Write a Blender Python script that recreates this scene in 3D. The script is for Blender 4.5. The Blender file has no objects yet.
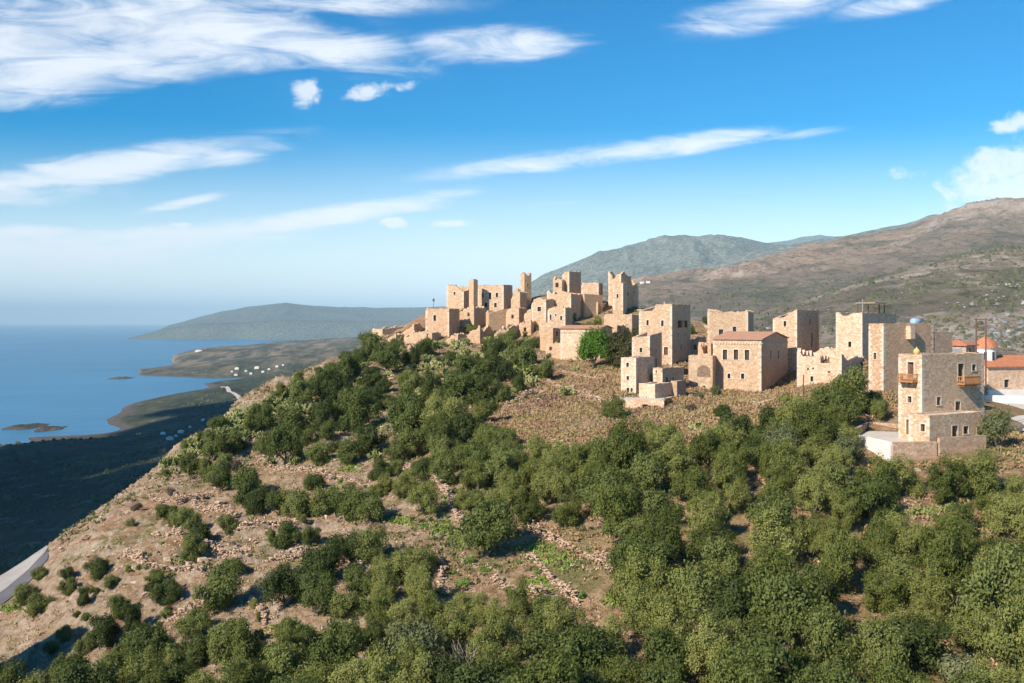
import bpy, math, random
import numpy as np
from mathutils import Vector, Matrix
R = math.radians
random.seed(7)
rng = np.random.default_rng(7)
S = bpy.context.scene
COL = S.collection
# ---------------------------------------------------------------- camera
F = 1000.0; CZ = 200.0; HOR = 322.0
cd = bpy.data.cameras.new('camera'); cam = bpy.data.objects.new('camera', cd); COL.objects.link(cam)
cam.location = (0, 0, CZ); cam.rotation_euler = (R(90), 0, 0)
cd.sensor_width = 36.0; cd.lens = 36.0*F/1024.0
cd.shift_y = -(341.5-HOR)/1024.0
cd.clip_start = 0.5; cd.clip_end = 200000.0
S.camera = cam
# ---------------------------------------------------------------- light
SUN_EL = 36.0
SUN_DIR = Vector((-0.73*math.cos(R(SUN_EL)), -0.683*math.cos(R(SUN_EL)), math.sin(R(SUN_EL))))
sd = bpy.data.lights.new('sun', 'SUN'); sun = bpy.data.objects.new('sun', sd); COL.objects.link(sun)
sd.energy = 5.0; sd.angle = R(0.5); sd.color = (1.0, 0.89, 0.76)
sun.rotation_euler = SUN_DIR.to_track_quat('Z', 'Y').to_euler(); sun.location = (-100, -100, 400)
S.view_settings.view_transform = 'Standard'; S.view_settings.look = 'None'
S.view_settings.exposure = 0.62; S.view_settings.gamma = 1.0
S.view_settings.use_curve_mapping = False

# ---- node helper
class NT:
    def __init__(s, tree): s.t = tree; s.n = tree.nodes; s.l = tree.links
    def new(s, typ, **kw):
        n = s.n.new(typ)
        for k, v in kw.items(): setattr(n, k, v)
        return n
    def put(s, sock, v):
        if isinstance(v, bpy.types.NodeSocket): s.l.new(v, sock)
        elif isinstance(v, (tuple, list)) and len(v) == 3 and sock.type == 'RGBA': sock.default_value = (*v, 1)
        else: sock.default_value = v
    def m(s, op, a, b=0.0, c=None, clamp=False):
        n = s.new('ShaderNodeMath', operation=op); n.use_clamp = clamp
        s.put(n.inputs[0], a); s.put(n.inputs[1], b)
        if c is not None: s.put(n.inputs[2], c)
        return n.outputs[0]
    def mix(s, f, a, b, blend='MIX'):
        n = s.new('ShaderNodeMix', data_type='RGBA', blend_type=blend)
        s.put(n.inputs[0], f); s.put(n.inputs[6], a); s.put(n.inputs[7], b)
        return n.outputs[2]
    def noise(s, vec, scale, detail=4, rough=.55, dist=0.0, out=0):
        n = s.new('ShaderNodeTexNoise'); s.put(n.inputs['Vector'], vec)
        n.inputs['Scale'].default_value = scale; n.inputs['Detail'].default_value = detail
        n.inputs['Roughness'].default_value = rough; n.inputs['Distortion'].default_value = dist
        return n.outputs[out]
    def vor(s, vec, scale, feature='F1', out=0, rand=1.0):
        n = s.new('ShaderNodeTexVoronoi', feature=feature); s.put(n.inputs['Vector'], vec)
        n.inputs['Scale'].default_value = scale; n.inputs['Randomness'].default_value = rand
        return n.outputs[out]
    def rng(s, v, a, b, c=0.0, d=1.0, smooth=False):
        n = s.new('ShaderNodeMapRange'); n.clamp = True
        if smooth: n.interpolation_type = 'SMOOTHSTEP'
        s.put(n.inputs[0], v); s.put(n.inputs[1], a); s.put(n.inputs[2], b); s.put(n.inputs[3], c); s.put(n.inputs[4], d)
        return n.outputs[0]
    def ramp(s, v, stops):
        n = s.new('ShaderNodeValToRGB'); s.put(n.inputs[0], v); e = n.color_ramp.elements
        while len(e) < len(stops): e.new(.5)
        for el, (p, c) in zip(e, stops): el.position = p; el.color = (*c, 1)
        return n.outputs[0]
    def scalev(s, vec, sc):
        n = s.new('ShaderNodeMapping'); s.put(n.inputs[0], vec); n.inputs['Scale'].default_value = sc
        return n.outputs[0]
    def bump(s, h, dist=.05, strength=1.0):
        n = s.new('ShaderNodeBump'); s.put(n.inputs['Height'], h)
        n.inputs['Distance'].default_value = dist; n.inputs['Strength'].default_value = strength
        return n.outputs[0]

# ---------------------------------------------------------------- world: Nishita sky and thin clouds by direction
W = bpy.data.worlds.new('World'); S.world = W; W.use_nodes = True
nt = NT(W.node_tree); nt.n.clear()
sky = nt.new('ShaderNodeTexSky', sky_type='NISHITA'); sky.sun_disc = False
sky.sun_elevation = R(SUN_EL); sky.sun_rotation = math.atan2(SUN_DIR.x, SUN_DIR.y)
sky.altitude = 200; sky.air_density = 1.0; sky.dust_density = 0.25; sky.ozone_density = 2.5
tc = nt.new('ShaderNodeTexCoord').outputs['Generated']
sx = nt.new('ShaderNodeSeparateXYZ'); nt.l.new(tc, sx.inputs[0])
yy = nt.m('MAXIMUM', sx.outputs[1], 0.02)
U = nt.m('MULTIPLY_ADD', nt.m('DIVIDE', sx.outputs[0], yy), 10.0, 5.12)     # bearing, tenths
V = nt.m('MULTIPLY_ADD', nt.m('DIVIDE', sx.outputs[2], yy), -10.0, 3.22)    # height (down)
cx = nt.new('ShaderNodeCombineXYZ'); nt.put(cx.inputs[0], U); nt.put(cx.inputs[1], V)
UV = cx.outputs[0]
def blobs(lst):
    tot = None
    for (x, y, a, b, ang, k) in lst:
        mp = nt.new('ShaderNodeMapping', vector_type='TEXTURE'); nt.put(mp.inputs[0], UV)
        mp.inputs['Location'].default_value = (x/100, y/100, 0); mp.inputs['Rotation'].default_value = (0, 0, R(ang))
        mp.inputs['Scale'].default_value = (a/100, b/112, 1)
        ln = nt.new('ShaderNodeVectorMath', operation='LENGTH'); nt.put(ln.inputs[0], mp.outputs[0])
        v = nt.rng(ln.outputs['Value'], 0.0, 1.6, k, 0.0, True)
        tot = v if tot is None else nt.m('MAXIMUM', tot, v)
    return tot
def stretch(ang, sx_, sy_):
    mp = nt.new('ShaderNodeMapping'); nt.put(mp.inputs[0], UV)
    mp.inputs['Rotation'].default_value = (0, 0, R(ang)); mp.inputs['Scale'].default_value = (sx_, sy_, 1)
    return mp.outputs[0]
wisp = nt.noise(stretch(8, .55, 2.4), 1.7, 9, .62, .9)
wisp2 = nt.noise(stretch(-12, .8, 1.7), .9, 8, .6, .5)
puff = nt.noise(stretch(0, 1, 1.4), 3.2, 9, .6, .3)
B1 = blobs([(60, 70, 190, 34, -8, 1.0), (150, 25, 210, 42, 6, .95), (310, 46, 110, 26, 8, .9), (0, 45, 120, 40, 0, .85), (495, 45, 85, 20, -3, .8),
            (80, 172, 190, 18, -9, 1.0), (0, 190, 100, 18, 0, .85), (230, 155, 70, 12, -9, .7), (300, 4, 160, 14, 0, .6), (770, 8, 90, 22, -12, .7), (890, 4, 60, 12, -10, .55),
            (620, 152, 170, 12, -7, .85), (760, 136, 80, 8, -6, .4), (300, 222, 170, 12, -9, .95), (180, 240, 140, 18, -6, .9), (70, 255, 160, 24, -2, .95),
            (185, 203, 50, 6, -12, .5), (20, 233, 60, 10, 0, .7), (540, 205, 60, 4, -5, .25)])
d1 = nt.m('ADD', B1, nt.m('ADD', nt.m('MULTIPLY_ADD', wisp, 2.1, -1.05), nt.m('MULTIPLY_ADD', wisp2, 1.0, -.5)))
d1 = nt.m('MULTIPLY', nt.rng(d1, -.12, 1.1, 0, 1, True), nt.rng(B1, .03, .3))
B2 = blobs([(308, 94, 20, 17, 0, 1.0), (378, 90, 42, 11, -8, .85), (392, 222, 16, 7, 5, 1.2), (452, 224, 22, 6, 0, 1.2), (180, 225, 14, 4, 0, 1.1),
            (1030, 160, 95, 30, -14, 1.15), (1060, 185, 120, 34, -8, 1.25), (1020, 120, 40, 14, -20, 1.0), (912, 173, 32, 10, 0, .55), (30, 232, 45, 7, 3, .7)])
d2 = nt.m('ADD', B2, nt.m('MULTIPLY_ADD', puff, 2.2, -1.1))
d2 = nt.m('MULTIPLY', nt.rng(d2, .3, .95, 0, 1, True), nt.rng(B2, .05, .3))
dens = nt.m('MAXIMUM', nt.m('MULTIPLY', d1, .84), nt.m('MULTIPLY', d2, .74))
dens = nt.m('MULTIPLY', dens, nt.rng(sx.outputs[1], .03, .2))
dens = nt.m('MULTIPLY', dens, nt.rng(V, 3.2, 2.3, 0.3, 1.0))
hs = nt.new('ShaderNodeHueSaturation'); nt.put(hs.inputs['Color'], sky.outputs[0]); hs.inputs['Saturation'].default_value = 1.72
hs.inputs['Hue'].default_value = 0.497
skc = nt.mix(1.0, hs.outputs[0], (0.74, 0.99, 1.04), 'MULTIPLY')
skc = nt.mix(nt.rng(V, 3.3, 1.2, .9, 0.0, True), skc, (8.4, 9.0, 9.5))
grey = nt.noise(stretch(0, 1, 1), 1.3, 4)
cc = nt.mix(grey, (7.4, 7.7, 8.1), (8.4, 8.6, 8.8))
fin = nt.mix(dens, skc, cc)
bg = nt.new('ShaderNodeBackground'); nt.put(bg.inputs[0], fin); bg.inputs[1].default_value = 0.09
wo = nt.new('ShaderNodeOutputWorld'); nt.l.new(bg.outputs[0], wo.inputs[0])

# ---------------------------------------------------------------- maths helpers
def P(px, py, Y):
    return np.array(((px-512)/F*Y, Y, CZ-(py-HOR)/F*Y))
def _hash(ix, iy, s):
    h = (ix.astype(np.int64)*374761393 + iy.astype(np.int64)*668265263 + s*1442695041) & 0xffffffff
    h = ((h ^ (h >> 13))*1274126177) & 0xffffffff
    h = h ^ (h >> 16)
    return (h & 0xffff)/32767.5-1.0
def vnoise(x, y, s=0):
    ix = np.floor(x); iy = np.floor(y); fx = x-ix; fy = y-iy
    fx = fx*fx*fx*(fx*(fx*6-15)+10); fy = fy*fy*fy*(fy*(fy*6-15)+10)
    a = _hash(ix, iy, s); b = _hash(ix+1, iy, s); c = _hash(ix, iy+1, s); d = _hash(ix+1, iy+1, s)
    return (a*(1-fx)+b*fx)*(1-fy)+(c*(1-fx)+d*fx)*fy
def fbm(x, y, sc, oct=4, s=0, ridge=False, gain=.5):
    t = 0; a = 1.0; n = 0.0
    for k in range(oct):
        v = vnoise(x/sc*2**k*1.03+k*17.3, y/sc*2**k*0.97+k*9.1, s+k)
        if ridge: v = 1-2*np.abs(v)
        t = t+a*v; n += a; a *= gain
    return t/n
def sstep(a, b, x):
    t = np.clip((x-a)/(b-a), 0, 1); return t*t*(3-2*t)
class TPS:
    def __init__(s, pts, sc, lam=1e-3):
        p = np.array(pts, float); s.c = p[:, :2]/sc; s.sc = sc; n = len(p)
        K = s.k(s.c, s.c)+lam*np.eye(n); A = np.zeros((n+3, n+3)); A[:n, :n] = K
        Q = np.hstack([np.ones((n, 1)), s.c]); A[:n, n:] = Q; A[n:, :n] = Q.T
        b = np.zeros(n+3); b[:n] = p[:, 2]; s.w = np.linalg.solve(A, b)
    def k(s, a, b):
        d2 = ((a[:, None, :]-b[None])**2).sum(-1); return .5*d2*np.log(d2+1e-12)
    def __call__(s, x, y):
        sh = np.shape(x); q = np.stack([np.ravel(x), np.ravel(y)], 1)/s.sc; out = np.empty(len(q)); n = len(s.c)
        for i in range(0, len(q), 60000):
            qq = q[i:i+60000]; out[i:i+60000] = s.k(qq, s.c)@s.w[:n]+s.w[n]+qq@s.w[n+1:]
        return out.reshape(sh)
def tag(o, label=None, cat=None, group=None, kind=None):
    if label: o['label'] = label
    if cat: o['category'] = cat
    if group: o['group'] = group
    if kind: o['kind'] = kind
    elif cat: o['kind'] = 'thing'
    return o
def npmesh(name, V, Fq, mat=None, smooth=False, attrs=None):
    me = bpy.data.meshes.new(name); V = np.asarray(V, np.float32); Fq = np.asarray(Fq, np.int32); k = Fq.shape[1]
    me.vertices.add(len(V)); me.vertices.foreach_set('co', V.ravel())
    me.loops.add(Fq.size); me.loops.foreach_set('vertex_index', Fq.ravel())
    me.polygons.add(len(Fq)); me.polygons.foreach_set('loop_start', np.arange(0, Fq.size, k, dtype=np.int32))
    me.polygons.foreach_set('use_smooth', np.full(len(Fq), smooth))
    me.update(calc_edges=True)
    for an, (dom, arr) in (attrs or {}).items():
        a = me.attributes.new(an, 'FLOAT', dom); a.data.foreach_set('value', np.asarray(arr, np.float32))
    if mat: me.materials.append(mat)
    return me
def obj(name, me, parent=None):
    o = bpy.data.objects.new(name, me); COL.objects.link(o)
    if parent: o.parent = parent
    return o
def empty(name, loc, rz=0.0):
    o = bpy.data.objects.new(name, None); COL.objects.link(o); o.location = loc; o.rotation_euler = (0, 0, rz); o.empty_display_size = .5
    return o
def material(name):
    m = bpy.data.materials.new(name); m.use_nodes = True
    t = NT(m.node_tree); b = t.n['Principled BSDF']; b.inputs['Specular IOR Level'].default_value = 0.2
    return m, t, b
class MB:
    def __init__(s): s.v = []; s.f = []
    def quad(s, *ps):
        i = len(s.v); s.v += [tuple(p) for p in ps]; s.f.append(tuple(range(i, i+len(ps))))
    def box(s, c, ax, ay, az):   # centre, half-axis vectors
        c, ax, ay, az = map(np.array, (c, ax, ay, az)); i = len(s.v)
        for k in range(8):
            s.v.append(tuple(c+(1 if k & 1 else -1)*ax+(1 if k & 2 else -1)*ay+(1 if k & 4 else -1)*az))
        s.f += [tuple(i+j for j in q) for q in ((0, 2, 3, 1), (4, 5, 7, 6), (0, 1, 5, 4), (2, 6, 7, 3), (0, 4, 6, 2), (1, 3, 7, 5))]
    def tube(s, pts, rad, n=6):
        pts = [np.array(p, float) for p in pts]; i0 = len(s.v)
        for k, p in enumerate(pts):
            d = pts[min(k+1, len(pts)-1)]-pts[max(k-1, 0)]; d /= np.linalg.norm(d)+1e-9
            a = np.cross(d, (0, 0, 1) if abs(d[2]) < .9 else (1, 0, 0)); a /= np.linalg.norm(a); b = np.cross(d, a)
            r = rad[k] if hasattr(rad, '__len__') else rad
            for j in range(n):
                t = 2*math.pi*j/n; s.v.append(tuple(p+r*(math.cos(t)*a+math.sin(t)*b)))
        for k in range(len(pts)-1):
            for j in range(n):
                j2 = (j+1) % n; s.f.append((i0+k*n+j, i0+k*n+j2, i0+(k+1)*n+j2, i0+(k+1)*n+j))
        s.f.append(tuple(i0+j for j in range(n))[::-1]); s.f.append(tuple(i0+(len(pts)-1)*n+j for j in range(n)))
    def lathe(s, c, prof, n=20):
        i0 = len(s.v)
        for (r, z) in prof:
            for j in range(n):
                t = 2*math.pi*j/n; s.v.append((c[0]+r*math.cos(t), c[1]+r*math.sin(t), c[2]+z))
        for k in range(len(prof)-1):
            for j in range(n):
                j2 = (j+1) % n; s.f.append((i0+k*n+j, i0+k*n+j2, i0+(k+1)*n+j2, i0+(k+1)*n+j))
    def build(s, name, mat, parent=None, smooth=False):
        me = bpy.data.meshes.new(name); me.from_pydata([tuple(map(float, v)) for v in s.v], [], s.f); me.materials.append(mat)
        if smooth: me.polygons.foreach_set('use_smooth', [True]*len(me.polygons))
        me.update(); return obj(name, me, parent)
HAZE = 3.6e-5; PROBE = 0
# ---------------------------------------------------------------- ground height
NEARPX = [  # px, py, distance : visible ground of the village hill
 (-150,760,84),(0,760,84),(200,760,80),(400,760,74),(600,760,70),(800,760,68),(1024,760,66),(1150,760,66),
 (-60,683,108),(0,683,104),(100,683,98),(200,683,94),(400,683,86),(600,683,81),(800,683,78),(1024,683,76),(1120,683,76),
 (20,630,118),(100,600,114),(200,600,110),(300,600,106),(400,600,102),(500,600,99),(600,600,96),(700,600,94),(800,600,92),(920,600,91),(1024,600,90),(1120,600,90),
 (-60,640,121),(0,608,127),(30,583,132),(48,560,138),(-60,600,132),(0,577,139),(25,561,144),(47,546,149),(75,545,136),(60,580,124),(150,550,124),(300,550,118),(450,550,112),(600,550,107),(700,550,104),(800,550,102),(900,550,100),(1024,550,99),(1120,550,99),
 (110,505,156),(200,500,146),(300,500,138),(400,500,130),(500,500,124),(600,500,119),(700,500,114),(800,500,112),(900,500,110),(1024,500,108),(1120,500,106),
 (175,450,180),(250,450,170),(350,450,160),(450,450,150),(550,450,142),(650,450,136),(750,450,131),(850,462,122),(900,470,119),(950,470,118),(1024,470,116),(1120,470,114),
 (852,443,129),(870,446,128),(891,461,122),(910,455,124.5),(930,452,124.5),(983,448,125.5),(880,440,134),(1020,450,124),(1120,445,124),
 (235,408,206),(320,408,196),(420,410,185),(500,415,178),(560,415,172),(620,412,168),(700,412,160),(760,402,162),(820,405,160),(870,400,158),
 (300,376,230),(340,366,240),(400,370,224),(480,372,212),(540,380,205),(590,382,196),(372,344,262),(400,346,254),(440,342,250),(500,345,243),(545,345,238),
 (611,400,176),(640,400,174),(680,398,178),(640,375,188),(690,366,206),(672,368,205),(713,388,190),(761,392,186),(788,386,192),(730,352,226),(797,372,206),
 (820,386,178),(860,384,184),(862,362,198),(835,360,200),(885,392,156),(933,388,160),(870,395,152),(980,412,165),(1024,413,170),(1024,437,145),(985,400,200),(1024,396,205),(1120,395,205),
 (425,336,257),(460,330,262),(500,328,262),(480,310,276),(512,310,272),(446,307,277),(540,318,258),(560,325,247),(600,322,252),(620,305,266),(640,312,256),(575,300,264),(525,300,268),
 (600,345,236),(625,345,232),(650,330,240)]
SIL = [(-60,600,132),(0,577,139),(47,546,149),(110,505,156),(175,450,180),(235,408,206),(300,376,230),(340,366,240),(372,340,264),(425,322,275),(446,310,282),(480,312,286),(525,309,285),(575,305,282),(620,308,282),(650,322,275)]
pts = [tuple(P(*q)) for q in NEARPX]
for (a, b, y) in SIL:
    far = 1.0 if a < 430 else .55
    for m, dz in (((1.3, 26.), (1.75, 62.)) if a < 430 else ((1.13, 7.), (1.3, 22.), (1.65, 50.))):
        q = P(a, b, y*m); pts.append((q[0], q[1], max(min(q[2], 206)-dz, 34)))
    if a < 430:
        q = P(a, b, y); pts.append((q[0]-55, q[1]+15, max(q[2]-42, 30)))
for (x, y, z) in ((-330, 140, 60), (-150, 190, 95), (-130, 140, 125), (-260, 60, 110), (-160, 40, 150), (-120, 90, 162), (-60, 30, 150), (0, 30, 146), (80, 30, 146), (160, 40, 150), (-420, 300, 34), (-400, 430, 30), (-200, 470, 40),
                  (0, 470, 95), (0, 380, 150), (90, 340, 172), (150, 300, 176), (210, 330, 172), (150, 400, 158), (260, 420, 150), (240, 230, 182), (240, 120, 182), (300, 330, 165), (350, 470, 140), (100, 470, 130), (300, 60, 160), (420, 250, 170)):
    pts.append((x, y, z))
NEAR = TPS(pts, 100., 4e-4)
FARPTS = [P(*q) for q in ((160,400,2450),(200,391,2750),(212,386,3100),(245,402,2200),(250,386,2800),(300,374,3000),(340,362,3200),(150,433,1720),(190,426,1800),
     (100,441,1480),(50,448,1340),(20,455,1250),(0,462,1180),(60,470,1100),(100,480,1000),(60,520,800),(0,560,700),(150,450,1350),(250,440,1300),(-120,520,900),(-150,600,620),(-300,500,900))]
FARPTS = [tuple(q) for q in FARPTS]
for (px_, py_) in ((0,450),(25,437),(60,436),(105,433),(108,425),(107,419),(123,408),(164,396),(205,382.5)):
    Y_ = 200000/(py_-HOR); FARPTS.append(((px_-512)/F*Y_, Y_, 0.0)); FARPTS.append(((px_-512)/F*Y_-90, Y_+(60 if py_ > 430 else 0), -14.0))
FARPTS += [(-1600,1700,-30),(-1400,2300,-30),(-1500,3000,-30),(-2600,2000,-30),(-2600,3500,-30),(-1200,1150,0),(-1500,1000,-20),(-2200,800,-30),(-1000,600,30),(-1300,300,10),(-2500,300,-30),
     (-100,700,60),(-250,1000,55),(0,1300,85),(0,2000,105),(-200,3000,85),(300,800,120),(500,500,140),(0,3500,110),(500,3000,160),(-700,3600,25),(1500,1000,190),(1500,3000,250),(700,1800,150),(0,450,100),(300,450,140)]
FARD = TPS(FARPTS, 1000., 1e-3)
def curve(lst):
    xs = np.array([a for a, b in lst], float); ys = np.array([b for a, b in lst], float)
    return lambda px: np.interp(px, xs, ys)
LAYERS = [  # crest distance, front foot distance, foot height, crest curve (px,py), gully strength, back slope
 (1500, 560, 150, curve([(400,480),(500,380),(560,352),(650,338),(700,330),(760,314),(820,296),(880,275),(940,259),(985,247),(1024,243),(1300,215)]), 14, .25),
 (4000, 1650, 190, curve([(250,420),(380,360),(450,335),(520,318),(600,297),(640,285),(700,272),(760,262),(800,253),(850,241),(900,228),(950,212),(985,204),(1024,200),(1300,190)]), 55, .3),
 (6300, 4200, 200, curve([(420,420),(560,330),(640,290),(700,263),(760,251),(800,245),(850,236),(900,225),(940,217),(1024,205),(1300,200)]), 90, .3),
 (8200, 5200, 60, curve([(330,400),(400,345),(440,330),(470,314),(500,302),(532,283),(545,276),(575,263),(600,254),(650,241),(680,236),(705,235),(730,238),(760,243),(800,250),(900,262),(1300,262)]), 120, .3),
 (12500, 9000, 100, curve([(450,400),(600,300),(700,255),(750,246),(790,240),(820,235),(850,237),(900,240),(1300,240)]), 120, .3),
 (4050, 3480, -12, curve([(60,420),(108,384),(116,374.5),(140,370),(180,367),(215,362),(260,357),(330,352),(480,345),(600,340)]), 5, .03),
 (5600, 4300, -10, curve([(140,380),(160,366),(176,354),(190,350),(205,347),(245,345),(290,341),(370,336),(440,334),(600,325),(1300,320)]), 14, .06),
 (11900, 11250, -30, curve([(100,341),(122,340),(140,335),(165,328),(200,323),(300,320),(440,321),(600,318),(1300,318)]), 30, .08),
 (15000, 12400, -30, curve([(120,342),(150,334),(170,324),(215,313),(250,306),(272,304),(285,303),(300,305),(340,307),(440,306),(600,306),(1300,306)]), 60, .3)]
def Hfar(x, y):
    px = 512+F*x/y
    base = np.clip(FARD(x, y), -45, 320)
    land = sstep(-5, 25, base)
    base = base+land*(fbm(x, y, 420, 5, 3)*16+fbm(x, y, 90, 4, 8)*5)
    base = base-sstep(3250, 3500, y)*260
    h = base
    for (Yc, Yf, z0, cr, g, bs) in LAYERS:
        wob = 1+.05*fbm(px, px*0, 160, 3, int(Yc))
        zc = CZ+(HOR-cr(px))/F*Yc
        z0 = np.minimum(z0, zc-10)
        t = (y-Yf*wob)/(Yc-Yf*wob); tt = np.clip(t, 0, 1)
        if Yc in (1500, 4000, 6300, 8200, 12500, 15000): prof = tt**.9
        else: prof = sstep(0, 1, np.minimum(tt*1.6, 1))*.8+tt*.2
        z = z0+(zc-z0)*prof
        z = np.where(y > Yc, zc-(y-Yc)*bs, z)
        z = np.where(t < 0, z0+t*(Yc-Yf)*.45, z)
        er = fbm(x+.35*fbm(x, y, Yc*.12, 3, 9)*Yc*.1, y, Yc*.085+60, 6, int(Yc) % 97, True, .52)
        z = z+(er-.15)*g*np.clip(tt*1.4+.05, 0, 1)*np.where(tt > .93, .45, 1)
        h = np.maximum(h, np.where(zc < 4, np.minimum(z, -5), z))
    return h
def rock_mask(x, y):
    return sstep(.05, .45, fbm(x, y, 34, 4, 21)+.35*fbm(x, y, 7, 3, 5))
def terr(x, y, z):
    # hand-built terraces: risers every ~2.2 m of rise, fading in and out
    ph = z/2.3+.5*fbm(x, y, 30, 3, 31); fr = ph-np.floor(ph)
    step = (np.floor(ph)+sstep(.84, .98, fr)-.0)-(ph-.1)
    m = sstep(-.3, .35, fbm(x, y, 38, 3, 44)+.5*fbm(x, y, 9, 2, 45))*sstep(-.2,.35,fbm(x,y,70,2,46))*sstep(60, 80, y)*(1-sstep(235, 260, y))
    return step*2.3*.85*m
def Hbase(x, y):
    z = NEAR(x, y)
    z = z+(29+7*fbm(x, y, 8, 3, 99))*np.exp(-((x+79)**2/200+(y-80)**2/230))  # unseen knoll added left of the view to shade the lower-left ground
    return np.where(y < 40, np.minimum(z, 165), z)
def H(x, y):
    x = np.asarray(x, float); y = np.asarray(y, float)
    w = sstep(330, 560, y)
    n = np.zeros_like(x)
    near = y < 570
    if near.any():
        xn, yn = x[near], y[near]
        zb = np.clip(Hbase(xn, yn), 14, 260)
        px = 512+F*xn/yn
        lf = sstep(560, 380, px)        # left flank is rougher
        det = fbm(xn, yn, 14, 4, 2)*.55+fbm(xn, yn, 2.6, 3, 12)*.2+lf*(.55*fbm(xn+yn*.3, yn*1.7, 4.5, 4, 14, True)+.3*fbm(xn, yn, 1.6, 2, 15))
        det = det+lf*rock_mask(xn, yn)*(.9*fbm(xn, yn, 5, 4, 6, True)+.2)
        calm = np.where((px > 400) & (zb > 184), .2, 1.0)
        road = np.exp(-(((px-5)/45)**4+((yn-137)/13)**4)); calm = calm*(1-road)
        far_ = sstep(290, 420, yn)
        n[near] = zb+calm*(det+terr(xn, yn, zb))+far_*fbm(xn, yn, 60, 4, 3)*4
    out = n.copy()
    f = w > 0
    if f.any(): out[f] = n[f]*(1-w[f])+Hfar(x[f], y[f])*w[f]
    return out
def ground(x, y): return float(H(np.array([x]), np.array([y]))[0])
_YS = np.exp(np.linspace(math.log(55), math.log(330), 420))
def hit(px, py):
    x = (px-512)/F*_YS; z = H(x, _YS); ray = CZ-(py-HOR)/F*_YS
    k = np.argmax(z >= ray)
    if k == 0: return None
    a = (ray[k-1]-z[k-1]); b = (z[k]-ray[k]); t = a/(a+b+1e-9); Y = _YS[k-1]+t*(_YS[k]-_YS[k-1])
    return ((px-512)/F*Y, Y, CZ-(py-HOR)/F*Y)

if PROBE:
    for q in NEARPX[18:]+SIL:
        p=P(*q); z=ground(p[0],p[1]); zn=float(NEAR(np.array([p[0]]),np.array([p[1]]))[0])
        if abs(z-p[2])>1.0: print('PROBE',q,round(p[2],1),round(z,1),round(zn,1))
# ---------------------------------------------------------------- ground materials
def slope_of(t):
    g = t.new('ShaderNodeNewGeometry'); s = t.new('ShaderNodeSeparateXYZ'); t.l.new(g.outputs['True Normal'], s.inputs[0])
    return s.outputs[2], g.outputs['Position']
def hill_material():
    m, t, b = material('dry_hillside')
    nz, pos = slope_of(t)
    n1 = t.noise(pos, .06, 6, .6); n2 = t.noise(pos, .35, 6, .65); n3 = t.noise(pos, 1.7, 5, .7); n4 = t.noise(pos, .022, 4); n5 = t.noise(pos, .8, 8, .8)
    grass = t.ramp(n5, [(.34, (.12, .08, .045)), (.45, (.27, .185, .105)), (.54, (.43, .31, .19)), (.66, (.22, .19, .09))])
    pink = t.ramp(n5, [(.36, (.13, .088, .05)), (.48, (.32, .215, .13)), (.6, (.50, .37, .25))])
    c = t.mix(t.rng(n1, .42, .6), grass, pink)
    soil = t.ramp(n3, [(.3, (.26, .13, .065)), (.6, (.42, .24, .13)), (.8, (.5, .33, .2))])
    c = t.mix(t.m('MULTIPLY', t.rng(n4, .5, .64), .75), c, soil)
    green = t.ramp(n3, [(.3, (.085, .10, .035)), (.6, (.17, .19, .06)), (.8, (.24, .24, .09))])
    c = t.mix(t.m('MULTIPLY', t.rng(t.noise(pos, .09, 5, .7), .51, .63), .75), c, green)
    rk = t.ramp(t.noise(pos, .9, 6, .7), [(.3, (.14, .11, .09)), (.5, (.38, .31, .25)), (.7, (.55, .47, .38))])
    rf = t.m('MAXIMUM', t.rng(nz, .93, .80), t.m('MULTIPLY', t.rng(t.vor(pos, .75), .30, .17), t.rng(n1, .46, .58)))
    c = t.mix(t.m('MULTIPLY', rf, .85), c, rk)
    speck = t.rng(t.noise(pos, 4.5, 3, .8), .60, .68)
    c = t.mix(t.m('MULTIPLY', speck, .5), c, (.09, .075, .04))
    c = t.mix(1.0, c, (.98, .92, .84), 'MULTIPLY')
    t.put(b.inputs['Base Color'], c); b.inputs['Roughness'].default_value = .95
    hh = t.m('ADD', t.m('MULTIPLY', n3, 1.0), t.m('ADD', t.m('MULTIPLY', n2, 1.5), t.m('MULTIPLY', t.noise(pos, 5, 4, .8), .5)))
    t.put(b.inputs['Normal'], t.bump(hh, .55, .9))
    return m
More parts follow.
